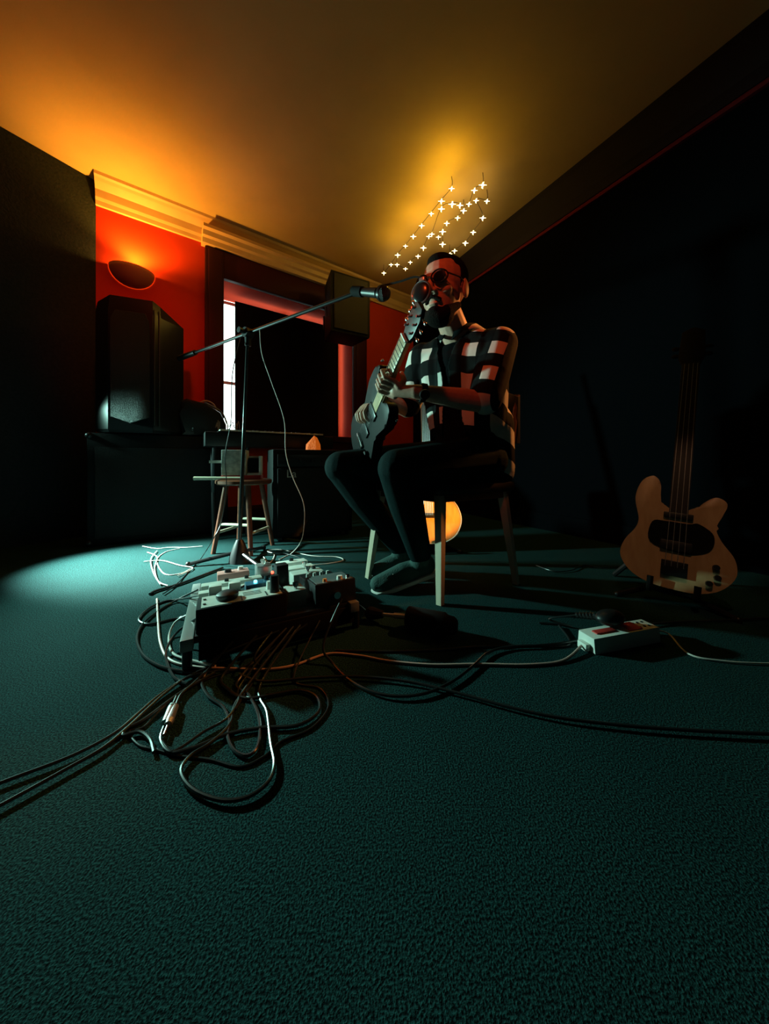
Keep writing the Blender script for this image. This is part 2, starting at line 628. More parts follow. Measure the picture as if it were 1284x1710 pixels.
def glare_star_mesh():
    mb = MB()
    mb.ell((0, 0, 0), 0.0085, None, 10, 6)
    for ax in ((1, 0, 0), (-1, 0, 0), (0, 0, 1), (0, 0, -1), (0, 1, 0), (0, -1, 0)):  # spikes give the starburst glare a shape; the bulb itself is round
        L = 0.028 if ax[2] <= 0 else 0.022
        mb.cyl(Vector(ax) * 0.006, Vector(ax) * L, 0.0034, 0.0006, 6)
    o = mb.build('bulb', M_bulb)
    me = o.data
    bpy.data.objects.remove(o)
    return me


glare_star_me = glare_star_mesh()
for lab, pts in strands:
    wp = [ceil_pt(*p) for p in pts]
    st = thing('fairy_light_string', Vector((wp[0].x, wp[0].y, CEIL)), lab, 'string lights', 'fairy lights pinned under the ceiling')
    line = [Vector((wp[0].x, wp[0].y, CEIL - 0.002))] + [p + Vector((0, 0, 0.012)) for p in wp] + [Vector((wp[-1].x, wp[-1].y, CEIL - 0.002))]
    mb = MB()
    mb.tube(catmull(line, 5), 0.0022, 5)
    mb.build('wire', M_wire, st)
    for p in wp:
        o = bpy.data.objects.new('bulb', glare_star_me)
        COL.objects.link(o)
        o.parent = st
        o.location = p - Vector(st.location)
        o.scale = [random.uniform(0.75, 1.05)] * 3
for px, py, e in ((718, 393, 1.2), (735, 345, 1.8), (752, 305, 1.9), (664, 430, 1.1), (690, 395, 1.4)):
    lamp('fairy_glow', 'POINT', ceil_pt(px, py, 2.40), (1.0, 0.58, 0.03), e, None, 0.02)

# ------------------------------------------------------------------ wall-mounted monitor speaker by the window
ms = P(576, 519, 3.15)
mon = thing('monitor_speaker', ms + Vector((0, 0, -0.28)), 'black monitor speaker hung high on the wall above the red window strip', 'speaker')
mz = frame(ms, Vector((0.86, 0.5, 0)).normalized(), Vector((-0.5, 0.86, 0)).normalized(), Vector((0, 0, 1)))
mb = MB()
mb.prism([(-0.20, -0.14), (0.20, -0.14), (0.15, 0.16), (-0.15, 0.16)], -0.28, 0.28, mz, 0.02)
mb.build('cabinet', M_tolex, mon)
mb = MB()
mb.box((0, -0.146, 0), (0.34, 0.012, 0.50), mz, 0.004)
mb.build('grille', mat('black_grille', (0.008, 0.009, 0.010), 0.5, bump=(400, 0.6)), mon)
mb = MB()
mb.tube([mz @ Vector((-0.203, -0.05, -0.12)), mz @ Vector((-0.22, -0.05, 0.05)), mz @ Vector((-0.203, -0.05, 0.2))], 0.006, 6)
mb.build('handle', M_dkmetal, mon)
mb = MB()
wallpt = ms - WN * ((ms - WO).dot(WN))
wallpt.z = ms.z
mb.cyl(mz @ Vector((0, 0.15, 0)), wallpt + WN * 0.01, 0.02)
mb.box((0, 0, 0), (0.1, 0.14, 0.02), frame(wallpt + WN * 0.012, WD, Vector((0, 0, 1)), WN))
mb.build('wall_bracket', M_dkmetal, mon)

# ------------------------------------------------------------------ black bass cabinet with PA speaker and bag
ca, cb = Vector((-1.86, 2.02, 0)), Vector((-1.20, 2.48, 0))
cx_ = (cb - ca).normalized()
cy_ = Vector((-cx_.y, cx_.x, 0))
cm = frame(ca, cx_, cy_, Vector((0, 0, 1)))
cw = (cb - ca).length
cab = thing('bass_cabinet', cm @ Vector((cw / 2, 0.09, 0)), 'big black vinyl cabinet on the floor under the PA speaker', 'speaker')
mb = MB()
mb.box((cw / 2, 0.10, 0.365), (cw, 0.22, 0.71), cm, 0.012)
mb.build('cabinet', M_tolex, cab)
mb = MB()
mb.box((cw / 2, -0.012, 0.34), (cw - 0.08, 0.014, 0.58), cm, 0.004)
mb.build('grille', mat('cloth_grille', (0.007, 0.008, 0.009), 0.95, bump=(300, 0.5)), cab)
for x in (0.01, cw - 0.01):
    for z in (0.025, 0.70):
        mb = MB()
        mb.ell((x, -0.005, z), 0.020, cm, 10, 6)
        mb.build('corner_cap', M_dkmetal, cab)
for x in (0.06, cw - 0.06):
    for y in (0.03, 0.18):
        mb = MB()
        mb.cyl(cm @ Vector((x, y, 0)), cm @ Vector((x, y, 0.012)), 0.02, seg=10)
        mb.build('foot', M_black, cab)

pa = thing('pa_speaker', cm @ Vector((0.26, 0.10, 0.725)), 'tall black PA speaker with faceted side on the bass cabinet', 'speaker')
pm = frame(cm @ Vector((0.26, 0.10, 0.725)), Vector((0.93, 0.36, 0)).normalized(), Vector((-0.36, 0.93, 0)).normalized(), Vector((0, 0, 1)))
outl = [(-0.20, -0.12), (-0.12, -0.165), (0.12, -0.165), (0.155, -0.13), (0.26, 0.02), (0.245, 0.10), (-0.10, 0.10), (-0.19, 0.02)]
mb = MB()
n = len(outl)
prof = [(0.0, 0.97), (0.02, 1.0), (0.60, 1.0), (0.78, 1.0)]
lv = []
for z, s in prof:
    lv.append([mb.bm.verts.new(pm @ Vector((x * s, y * s, z))) for x, y in outl])
topz = [0.84, 0.88, 0.88, 0.86, 0.76, 0.76, 0.84, 0.84]
lv.append([mb.bm.verts.new(pm @ Vector((x * 0.96, y * 0.92, tz))) for (x, y), tz in zip(outl, topz)])
for a, c in zip(lv, lv[1:]):
    for i in range(n):
        mb.bm.faces.new((a[i], a[(i + 1) % n], c[(i + 1) % n], c[i]))
mb.bm.faces.new(lv[0][::-1])
mb.bm.faces.new(lv[-1])
mb.build('cabinet', mat('pa_shell', (0.008, 0.009, 0.010), 0.28), pa, angle=15)
mb = MB()
mb.prism([(-0.105, 0.10), (0.0, 0.06), (0.105, 0.10), (0.105, 0.72), (0.08, 0.78), (-0.08, 0.78), (-0.105, 0.72)], 0.0, 0.014,
         frame(pm @ Vector((0, -0.166, 0)), pm.to_3x3() @ Vector((1, 0, 0)), Vector((0, 0, 1)), pm.to_3x3() @ Vector((0, -1, 0))), 0.004)
mb.build('grille', M_grille, pa)
for x in (0.128, 0.150):
    mb = MB()
    y = -0.162 if x < 0.14 else -0.139
    mb.tube([pm @ Vector((x, y, 0.05)), pm @ Vector((x, y, 0.82))], 0.004, 6)
    mb.build('edge_rib', mat('rib_gloss', (0.05, 0.055, 0.055), 0.25), pa)

bagc = cm @ Vector((0.60, 0.11, 0.72))
bag = thing('gig_bag', bagc, 'rounded black padded bag lying on the bass cabinet', 'bag')
mb = MB()
prf = [(-0.10, 0), (-0.11, 0.16), (-0.10, 0.25), (-0.06, 0.275), (0.06, 0.25), (0.16, 0.19), (0.20, 0.10), (0.20, 0)]
mb.prism(prf, -0.085, 0.085, frame(bagc + Vector((0, 0, 0.004)), cx_, Vector((0, 0, 1)), -cy_), 0.03)
mb.build('shell', mat('nylon', (0.008, 0.009, 0.01), 0.35), bag)
mb = MB()
mb.tube(catmull([bagc + cx_ * 0.02 + Vector((0, 0, 0.262)), bagc + cx_ * 0.07 + Vector((0, 0, 0.285)), bagc + cx_ * 0.12 + Vector((0, 0, 0.262)), bagc + cx_ * 0.14 + Vector((0, 0, 0.215))], 5), 0.006, 6)
tag(mb.build('handle', mat('pale_strap', (0.6, 0.45, 0.36), 0.5), bag), 'pale loop handle')
mb = MB()
mb.tube(catmull([bagc - cy_ * 0.06 + cx_ * 0.05 + Vector((0, 0, 0.262)), bagc - cy_ * 0.06 + cx_ * 0.165 + Vector((0, 0, 0.20)), bagc - cy_ * 0.06 + cx_ * 0.205 + Vector((0, 0, 0.11))], 6), 0.006, 6)
mb.build('piping', mat('nylon_edge', (0.25, 0.26, 0.26), 0.3), bag)
for x, z in ((-0.03, 0.055), (0.09, 0.03), (0.05, 0.025)):
    mb = MB()
    mb.box((0, 0, 0), (0.008, 0.006, 0.022), frame(bagc + cx_ * x - cy_ * 0.09 + Vector((0, 0, z)), cx_, cy_, Vector((0, 0, 1))))
    mb.build('zip_pull', M_chrome, bag)

# ------------------------------------------------------------------ digital piano along the window wall
ka, kb = Vector((-1.20, 2.16, 0)), Vector((-0.42, 2.66, 0))
kx = (kb - ka).normalized()
ky = Vector((-kx.y, kx.x, 0))
km = frame(ka, kx, ky, Vector((0, 0, 1)))
kl = (kb - ka).length
kbd = thing('stage_piano', km @ Vector((kl / 2, 0.13, 0)), 'black stage piano on legs in front of the window', 'keyboard')
mb = MB()
mb.box((kl / 2, 0.11, 0.69), (kl, 0.22, 0.10), km, 0.01)
mb.build('body', M_black, kbd)
mb = MB()
mb.box((kl / 2, 0.06, 0.743), (kl - 0.16, 0.13, 0.008), km, 0.001)
kw = mb.build('key_bed', M_blackm, kbd)
nk = 26
wk = MB()
wk.box((0, 0, 0), ((kl - 0.18) / nk - 0.0016, 0.125, 0.012), None, 0.001)
ko = wk.build('white_key', M_white, None)
kme = ko.data
bpy.data.objects.remove(ko)
for i in range(nk):
    o = bpy.data.objects.new('white_key', kme)
    COL.objects.link(o)
    o.parent = kbd
    o.matrix_local = Matrix.Translation(-Vector(kbd.location)) @ km @ Matrix.Translation((0.09 + (kl - 0.18) * (i + 0.5) / nk, 0.06, 0.752))
mb = MB()
for i in range(nk):
    if i % 7 in (2, 6):
        continue
    mb.box((0.09 + (kl - 0.18) * (i + 1) / nk, 0.088, 0.762), (0.012, 0.075, 0.012), km)
mb.build('black_keys', M_ebony, kbd)
for x in (0.06, 0.27):
    mb = MB()
    mb.cyl(km @ Vector((x, 0.03, 0)), km @ Vector((x, 0.19, 0.642)), 0.014, seg=10)
    mb.cyl(km @ Vector((x, 0.19, 0)), km @ Vector((x, 0.03, 0.642)), 0.014, seg=10)
    mb.build('leg', M_dkmetal, kbd)
# little pots of sticks and wires on top of the piano, before the bright glass
for i, (px, py) in enumerate(((356, 712), (365, 712), (375, 712))):
    o_ = km @ Vector((0.10 + i * 0.055, 0.17, 0.745))
    mb = MB()
    for k in range(4):
        a = random.uniform(-0.02, 0.02)
        c_ = random.uniform(-0.02, 0.02)
        mb.tube(catmull([o_ + Vector((0, 0, 0)), o_ + Vector((a, c_, 0.04)), o_ + Vector((a * 2.2, c_ * 2, 0.065 + 0.01 * k)), o_ + Vector((a * 3, c_ * 2.4, 0.04))], 4), 0.0018, 5)
    single(mb, 'wire_bundle', M_cablew, ['curled bundle of thin pale wire on the piano, nearest the bag', 'middle curled bundle of thin pale wire on the piano top', 'curled bundle of thin pale wire on the piano, nearest the mic stand'][i], 'wire', 'wire bundles on the piano')

# ------------------------------------------------------------------ guitar amplifier behind the stool
aa, ab = Vector((-0.74, 2.14, 0)), Vector((-0.24, 2.41, 0))
ax_ = (ab - aa).normalized()
ay_ = Vector((-ax_.y, ax_.x, 0))
am = frame(aa, ax_, ay_, Vector((0, 0, 1)))
al = (ab - aa).length
amp = thing('guitar_amplifier', am @ Vector((al / 2, 0.12, 0)), 'black guitar amplifier behind the stool with pale lettering', 'amplifier')
mb = MB()
mb.box((al / 2, 0.12, 0.32), (al, 0.24, 0.60), am, 0.012)
mb.build('cabinet', M_tolex, amp)
mb = MB()
mb.box((al / 2, -0.006, 0.27), (al - 0.06, 0.012, 0.44), am, 0.003)
mb.build('grille', MATS['cloth_grille'], amp)
mb = MB()
mb.box((al / 2, -0.004, 0.545), (al - 0.06, 0.010, 0.08), am, 0.002)
mb.build('control_panel', M_dkmetal, amp)
for i in range(6):
    mb = MB()
    p = am @ Vector((0.10 + i * 0.08, -0.010, 0.545))
    mb.cyl(p, p - ay_ * 0.016, 0.012, 0.010, 12)
    mb.build('knob', M_black, amp)
for x in (0.06, al - 0.06):
    for y in (0.04, 0.2):
        mb = MB()
        mb.cyl(am @ Vector((x, y, 0)), am @ Vector((x, y, 0.022)), 0.02, seg=10)
        mb.build('foot', M_black, amp)
tcu = bpy.data.curves.new('logo', 'FONT')
tcu.body = 'La'
tcu.size = 0.075
tcu.extrude = 0.002
tob = bpy.data.objects.new('tmp_logo', tcu)
COL.objects.link(tob)
dg = bpy.context.evaluated_depsgraph_get()
dg.update()
tme = bpy.data.meshes.new_from_object(tob.evaluated_get(dg))
bpy.data.objects.remove(tob)
tme.materials.clear()
tme.materials.append(mat('logo_paint', (0.45, 0.45, 0.42), 0.4))
lg = bpy.data.objects.new('logo', tme)
COL.objects.link(lg)
lg.parent = amp
lg.matrix_local = Matrix.Translation(-Vector(amp.location)) @ frame(am @ Vector((0.085, -0.016, 0.43)), ax_, Vector((0, 0, 1)), -ay_)

# orange crystal lamp on the amplifier
oc = am @ Vector((0.30, 0.10, 0.622))
mb = MB()
pts = [Vector((math.cos(k * 1.047) * 0.055 * random.uniform(0.85, 1.15), math.sin(k * 1.047) * 0.045 * random.uniform(0.85, 1.1), 0)) for k in range(6)]
mid = [Vector((p.x * 0.95, p.y * 0.95, 0.035 + random.uniform(-0.008, 0.008))) for p in pts]
up = [Vector((p.x * 0.42 + 0.008, p.y * 0.42, 0.085 + random.uniform(-0.008, 0.008))) for p in pts]
rr = [[mb.bm.verts.new(oc + p) for p in row] for row in (pts, mid, up)]
tp = mb.bm.verts.new(oc + Vector((0.008, 0, 0.105)))
for a, c in zip(rr, rr[1:]):
    for k in range(6):
        mb.bm.faces.new((a[k], a[(k + 1) % 6], c[(k + 1) % 6], c[k]))
for k in range(6):
    mb.bm.faces.new((rr[2][k], rr[2][(k + 1) % 6], tp))
mb.bm.faces.new(rr[0][::-1])
M_salt = mat('salt_crystal', (0.6, 0.09, 0.01), 0.7, emit=(1.0, 0.19, 0.015), strength=0.36, noise=(30, (0.4, 0.05, 0.005)), bump=(60, 0.9))
single(mb, 'crystal_lamp', M_salt, 'small glowing orange crystal lump on top of the amplifier', 'lamp', smooth=False)

# ------------------------------------------------------------------ stool with box and stick
sc_ = P(408, 800, 1.98)
sc_.z = 0
st = thing('wooden_stool', sc_, 'round dark stool with pale rungs behind the mic stand', 'stool')
mb = MB()
mb.lathe([(0, 0.400), (0.15, 0.400), (0.16, 0.408), (0.16, 0.424), (0.15, 0.430), (0, 0.430)], Matrix.Translation(sc_), 28)
mb.build('seat', M_mahog, st)
lp = []
for k in range(4):
    a = math.radians(35 + 90 * k)
    mb = MB()
    p1 = sc_ + Vector((math.cos(a) * 0.10, math.sin(a) * 0.10, 0.402))
    p0 = sc_ + Vector((math.cos(a) * 0.17, math.sin(a) * 0.17, 0))
    lp.append((p0, p1))
    mb.cyl(p0, p1, 0.013, 0.016, 12)
    mb.build('leg', M_mahog, st)
for k in range(4):
    mb = MB()
    t = 0.30 if k % 2 else 0.42
    q0 = lp[k][0].lerp(lp[k][1], t)
    q1 = lp[(k + 1) % 4][0].lerp(lp[(k + 1) % 4][1], t)
    mb.cyl(q0, q1, 0.009, seg=10)
    tag(mb.build('rung', M_palewood, st), 'pale rung')
# white and red carton on the stool
bc = sc_ + Vector((0.0, -0.01, 0.431))
bx = thing('printed_carton', bc, 'white printed carton with red bottom edge on the stool', 'box')
bm_ = frame(bc, Vector((0.97, 0.24, 0)).normalized(), Vector((-0.24, 0.97, 0)).normalized(), Vector((0, 0, 1)))
M_print = mat('printed_card', (0.72, 0.72, 0.66), 0.6, noise=(38, (0.10, 0.09, 0.09)), hi=0.92)
mb = MB()
mb.box((-0.045, 0, 0.10), (0.135, 0.11, 0.15), bm_, 0.003)
mb.build('card_front', M_print, bx)
mb = MB()
mb.box((-0.005, 0, 0.012), (0.22, 0.112, 0.024), bm_, 0.003)
tag(mb.build('red_base', M_red, bx), 'red bottom edge')
mb = MB()
mb.box((0.066, -0.02, 0.030), (0.078, 0.06, 0.012), bm_)
mb.box((0.099, -0.02, 0.085), (0.012, 0.06, 0.11), bm_)
mb.box((0.066, 0.03, 0.085), (0.078, 0.010, 0.11), bm_)
mb.build('open_side', M_white, bx)
mb = MB()
mb.box((0.06, 0.0, 0.085), (0.062, 0.04, 0.085), bm_)
mb.build('black_inside', M_blackm, bx)
mb = MB()
mb.box((-0.135, -0.04, 0.105), (0.09, 0.012, 0.016), bm_ @ Matrix.Rotation(math.radians(0), 4, 'Y'))
mb.build('folded_flap', M_white, bx)
pk = P(383, 808, 1.80)
p_end = P(341, 811, 1.80)
# pale stick lying over the stool's edge
mb = MB()
s0 = sc_ + Vector((0.03, -0.105, 0.441))
s1 = sc_ + Vector((-0.235, -0.125, 0.441))
mb.cyl(s0, s1, 0.008, 0.011, 12)
single(mb, 'wooden_stick', M_palewood, 'pale wooden stick jutting left over the edge of the stool', 'stick')

# ------------------------------------------------------------------ microphone stand, microphone, pop filter
base = G(400, 938)
clutch = P(414, 556, base.y)
micp = P(600, 487, 1.33)
bd = (micp - clutch).normalized()
rear = clutch - bd * 0.74
ms_ = thing('microphone_stand', base, 'tall black boom microphone stand behind the pedalboard', 'stand')
mb = MB()
mb.lathe([(0.0, 0.0), (0.055, 0.0), (0.05, 0.03), (0.03, 0.09), (0.016, 0.12), (0.0, 0.12)], Matrix.Translation(base), 20)
mb.build('hub', M_black, ms_)
for k, a in enumerate((200, 320, 80)):
    mb = MB()
    a = math.radians(a)
    e = base + Vector((math.cos(a) * 0.24, math.sin(a) * 0.24, 0.012))
    mb.cyl(base + Vector((0, 0, 0.055)), e, 0.010, 0.010, 10)
    mb.ell(e, 0.014, None, 10, 6)
    mb.build('leg', M_dkmetal, ms_)
mb = MB()
mb.cyl(base + Vector((0, 0, 0.10)), clutch, 0.0105, 0.0085, 12)
mb.build('pole', mat('pole_gloss', (0.04, 0.045, 0.045), 0.22, 0.6), ms_)
mb = MB()
side = Vector((-bd.y, bd.x, 0))
mb.cyl(clutch - side * 0.022, clutch + side * 0.022, 0.026, seg=16)
mb.cyl(clutch + Vector((0, 0, -0.07)), clutch, 0.016, seg=12)
mb.build('clutch', M_black, ms_)
mb = MB()
mb.cyl(clutch - side * 0.02, clutch - side * 0.055, 0.012, 0.016, 8)
mb.build('knob', M_black, ms_)
mb = MB()
mb.cyl(rear, micp, 0.0085, seg=10)
mb.build('boom', M_dkmetal, ms_)
mb = MB()
mb.cyl(rear, rear + bd * 0.20, 0.018, 0.016, 12)
mb.build('counterweight', M_black, ms_)

mh = P(640, 490, 1.25)
md = (mh - micp).normalized()
mic = thing('microphone', micp, 'black vocal microphone on the boom pointing at the man', 'microphone')
mb = MB()
mb.cyl(micp - md * 0.03, mh - md * 0.03, 0.014, 0.020, 16)
mb.build('body', M_black, mic)
mb = MB()
mb.ell(mh, 0.029)
mb.build('grille', mat('mic_mesh', (0.02, 0.022, 0.022), 0.4, 0.7, bump=(600, 0.8)), mic)
mb = MB()
mb.cyl(mh - md * 0.012, mh + md * 0.0, 0.0305, seg=24)
mb.build('band', M_dkmetal, mic)
mb = MB()
mb.cyl(micp - md * 0.035, micp + md * 0.02, 0.021, seg=14)
mb.build('clip', M_blackm, mic)

pc = P(703, 489, 1.12)
pop = thing('pop_filter', pc, 'small round pop filter with shiny rim before the man\'s mouth', 'pop filter')
pn = Vector((-0.55, -0.83, 0.05)).normalized()
pu = Vector((0, 0, 1)) - pn * pn.z
pu.normalize()
pr = pn.cross(pu)
pf = frame(pc, pr, pu, pn)
mb = MB()
mb.tube([pf @ Vector((math.cos(a * math.pi / 16) * 0.034, math.sin(a * math.pi / 16) * 0.038, 0)) for a in range(32)], 0.005, 8, True)
mb.build('ring', mat('ring_gloss', (0.18, 0.19, 0.19), 0.2, 0.5), pop)
mb = MB()
mb.ell((0, 0, 0), (0.034, 0.038, 0.012), pf)
mb.build('mesh_disc', mat('pop_mesh', (0.01, 0.011, 0.012), 0.25), pop)
mb = MB()
mb.tube(catmull([pf @ Vector((-0.01, 0.042, 0)), P(694, 462, 1.14), P(668, 470, 1.19), mh + Vector((0, 0, 0.03)) - md * 0.005], 6), 0.004, 6)
mb.build('gooseneck', M_dkmetal, pop)
mb = MB()
mb.box((-0.004, 0.044, 0), (0.02, 0.014, 0.014), pf, 0.003)
mb.build('clip', M_metal, pop)

# ------------------------------------------------------------------ chair
A_, B_, C_ = Vector((0.209, 1.215, 0)), Vector((-0.075, 1.495, 0)), Vector((0.579, 1.422, 0))
D_ = B_ + C_ - A_
ctr = (A_ + B_ + C_ + D_) / 4
back = (C_ - A_).normalized()
sidev = (A_ - B_).normalized()
ch = thing('chair', Vector((ctr.x, ctr.y, 0)), 'dark chair with pale splayed legs under the seated man', 'chair')
M_leg = wood('pale_leg', (0.60, 0.50, 0.38), (0.5, 0.4, 0.29), (40, 40, 4))
for foot in (A_, B_, C_, D_):
    top = ctr + (foot - ctr) * 0.82
    top.z = 0.405
    mb = MB()
    up = (top - foot).normalized()
    x = (sidev - up * sidev.dot(up)).normalized()
    y = up.cross(x)
    f0 = frame(foot, x, y, up)
    L = (top - foot).length
    lo_ = [mb.bm.verts.new(f0 @ Vector((a * 0.011, b_ * 0.011, 0))) for a, b_ in ((-1, -1), (1, -1), (1, 1), (-1, 1))]
    hi_ = [mb.bm.verts.new(f0 @ Vector((a * 0.017, b_ * 0.017, L))) for a, b_ in ((-1, -1), (1, -1), (1, 1), (-1, 1))]
    for i in range(4):
        mb.bm.faces.new((lo_[i], lo_[(i + 1) % 4], hi_[(i + 1) % 4], hi_[i]))
    mb.bm.faces.new(lo_[::-1])
    mb.bm.faces.new(hi_)
    tag(mb.build('leg', M_leg, ch, False), 'pale square leg')
cf = frame(Vector((ctr.x, ctr.y, 0)), sidev, back, Vector((0, 0, 1)))
mb = MB()
mb.box((0, 0, 0.395), (0.36, 0.38, 0.03), cf, 0.004)
mb.build('seat_frame', M_mahog, ch)
mb = MB()
mb.box((0, 0, 0.430), (0.40, 0.42, 0.042), cf, 0.016)
mb.build('seat', mat('seat_vinyl', (0.012, 0.012, 0.013), 0.4), ch)
for s in (-1, 1):
    mb = MB()
    mb.tube(catmull([cf @ Vector((s * 0.17, 0.19, 0.40)), cf @ Vector((s * 0.17, 0.225, 0.60)), cf @ Vector((s * 0.165, 0.27, 0.84))], 4), 0.013, 8)
    mb.build('back_post', M_mahog, ch)
mb = MB()
mb.prism([(-0.18, 0.62), (0.18, 0.62), (0.18, 0.83), (0.12, 0.86), (-0.12, 0.86), (-0.18, 0.83)], -0.012, 0.012, frame(cf @ Vector((0, 0.262, 0)), sidev, Vector((0, 0, 1)), sidev.cross(Vector((0, 0, 1)))), 0.005)
mb.build('backrest', MATS['seat_vinyl'], ch)

# ------------------------------------------------------------------ the man
V = Vector
HIP = V((0.36, 1.50, 0.555))
LS, RS = V((0.456, 1.282, 1.000)), V((0.180, 1.490, 1.010))
LEl, LWr = V((0.368, 1.195, 0.757)), V((0.112, 1.165, 0.790))
REl, RWr = V((0.115, 1.640, 0.800)), V((-0.020, 1.435, 0.828))
LHp, LKn, LAn = V((0.44, 1.42, 0.55)), V((0.046, 1.20, 0.512)), V((0.153, 1.375, 0.13))
RHp, RKn, RAn = V((0.31, 1.59, 0.55)), V((-0.195, 1.45, 0.512)), V((0.075, 1.545, 0.115))
LToe, RToe = V((-0.028, 1.345, 0.03)), V((-0.035, 1.515, 0.032))
LHeel, RHeel = V((0.185, 1.42, 0.075)), V((0.115, 1.565, 0.05))
HD = V((0.238, 1.295, 1.222))
hf = V((-0.60, -0.80, -0.10)).normalized()
hl = V((-hf.y, hf.x, 0)).normalized() * -1.0
hl = V((0, 0, 1)).cross(hf).normalized()      # his left
hu = hf.cross(hl).normalized()
HM = frame(HD, hl, hf, hu) @ Matrix.Scale(1.10, 4)

# played guitar frame
GJ, GH = V((-0.005, 1.28, 0.789)), P(705, 516, 0.985)
ga = (GH - GJ).normalized()
gn = V((-0.88, -0.42, -0.05))
gn = (gn - ga * gn.dot(ga)).normalized()
gw = ga.cross(gn)
GM = frame(GJ, gw, ga, gn)      # x across (down, to the camera), y along the neck, z out of the face

man = thing('person', V((0.2, 1.45, 0)), 'seated man in checked shirt and dark jeans singing and playing guitar', 'person')

mb = MB()
# head
mb.ell((0, -0.012, 0.030), (0.076, 0.096, 0.088), HM)
mb.ell((0, 0.020, -0.030), (0.063, 0.074, 0.088), HM)
mb.ell((0, 0.040, -0.088), (0.046, 0.048, 0.036), HM)
mb.ell((0, 0.082, 0.028), (0.048, 0.016, 0.012), HM)
for s in (-1, 1):
    mb.ell((s * 0.040, 0.068, -0.028), (0.022, 0.020, 0.018), HM)
    mb.ell((s * 0.078, -0.008, -0.012), (0.010, 0.022, 0.034), HM)
mb.cap(HM @ V((0, 0.092, 0.014)), 0.010, HM @ V((0, 0.112, -0.026)), 0.014)
for s in (-1, 1):
    mb.ell((s * 0.013, 0.100, -0.032), (0.010, 0.012, 0.009), HM)
mb.ell((0, 0.090, -0.056), (0.021, 0.010, 0.006), HM)
mb.ell((0, 0.088, -0.070), (0.019, 0.010, 0.007), HM)
# neck, torso
NB = V((0.325, 1.385, 1.03))
mb.cap(NB, 0.062, HM @ V((0, -0.025, -0.075)), 0.055)
mb.cap(LS, 0.058, RS, 0.058)
mb.cap(V((0.33, 1.39, 0.95)), 0.105, V((0.36, 1.46, 0.72)), 0.11)
mb.cap(V((0.40, 1.34, 0.95)), 0.085, V((0.40, 1.40, 0.72)), 0.09)
mb.cap(V((0.26, 1.45, 0.95)), 0.085, V((0.32, 1.53, 0.72)), 0.09)
mb.cap(V((0.36, 1.46, 0.72)), 0.115, HIP, 0.11)
mb.cap(LHp, 0.085, RHp, 0.085)
# arms
mb.chain([LS, LS.lerp(LEl, 0.5), LEl, LEl.lerp(LWr, 0.35), LWr], [0.052, 0.046, 0.040, 0.040, 0.026])
mb.chain([RS, RS.lerp(REl, 0.5), REl, REl.lerp(RWr, 0.35), RWr], [0.052, 0.046, 0.040, 0.038, 0.024])
# legs
mb.chain([LHp, LKn, LAn], [0.080, 0.054, 0.036])
mb.chain([RHp, RKn, RAn], [0.080, 0.054, 0.036])
mb.chain([LHeel, LToe], [0.032, 0.024])
mb.chain([RHeel, RToe], [0.032, 0.024])
# left hand closed round the neck
GC = GJ + (GH - GJ) * 0.235


def gp(w_, n_, a_):
    return GC + gw * w_ + gn * n_ + ga * a_


mb.cap(LWr, 0.025, gp(0.048, -0.008, -0.004), 0.022)
lens = [0.92, 1.0, 1.04, 0.96]
for i in range(4):
    a_ = (-1.5 + i) * 0.0225
    k_ = lens[i]
    K = gp(0.036, 0.010, a_)
    mb.cap(gp(0.052, -0.008, a_ * 0.7), 0.014, K, 0.0098, 10)
    mb.chain([K, gp(0.020, 0.046 * k_, a_ + 0.002), gp(-0.012, 0.047 * k_, a_ + 0.003), gp(-0.016, 0.026, a_ + 0.003)], [0.0092, 0.0086, 0.0080, 0.0072], 10)
mb.chain([gp(0.050, -0.018, 0.018), gp(0.026, -0.036, 0.030), gp(-0.004, -0.034, 0.036)], [0.014, 0.011, 0.0095], 10)
# right hand hanging over the strings
rk = P(609, 680, 1.40)
rdir = (rk - RWr).normalized()
acr = V((0.35, -0.85, -0.1))
acr = (acr - rdir * acr.dot(rdir)).normalized()
pal = rdir.cross(acr).normalized()
if pal.x < 0:
    pal = -pal
mb.cap(RWr, 0.024, RWr.lerp(rk, 0.55), 0.026)
for i in range(4):
    o_ = acr * ((i - 1.5) * 0.0215)
    K = rk + o_
    mb.cap(RWr.lerp(rk, 0.35) + o_ * 0.5, 0.014, K, 0.0100, 10)
    k_ = [0.95, 1.03, 1.0, 0.85][i]
    q1 = K + rdir * 0.036 * k_ + pal * 0.010 + acr * ((i - 1.5) * 0.003)
    q2 = q1 + rdir * 0.010 + pal * 0.024
    q3 = q2 - rdir * 0.006 + pal * 0.016
    mb.chain([K, q1, q2, q3], [0.0092, 0.0086, 0.0080, 0.0072], 10)
t0 = RWr.lerp(rk, 0.45) + acr * 0.028
mb.chain([t0, t0 + rdir * 0.03 + acr * 0.012 + pal * 0.014, t0 + rdir * 0.052 + pal * 0.03], [0.013, 0.0105, 0.0085], 10)
body = mb.blob('body', M_skin, man, 0.0036, 3)

# black tee
mb = MB()
mb.cap(LS.lerp(RS, 0.12), 0.060, LS.lerp(RS, 0.88), 0.060)
mb.cap(V((0.33, 1.39, 0.95)), 0.113, V((0.36, 1.46, 0.72)), 0.120)
mb.cap(V((0.39, 1.34, 0.94)), 0.093, V((0.40, 1.40, 0.72)), 0.098)
mb.cap(V((0.27, 1.44, 0.94)), 0.093, V((0.32, 1.53, 0.72)), 0.098)
mb.cap(V((0.36, 1.46, 0.72)), 0.123, V((0.36, 1.49, 0.60)), 0.118)
mb.blob('tee_shirt', M_tee, man, 0.007, 3)

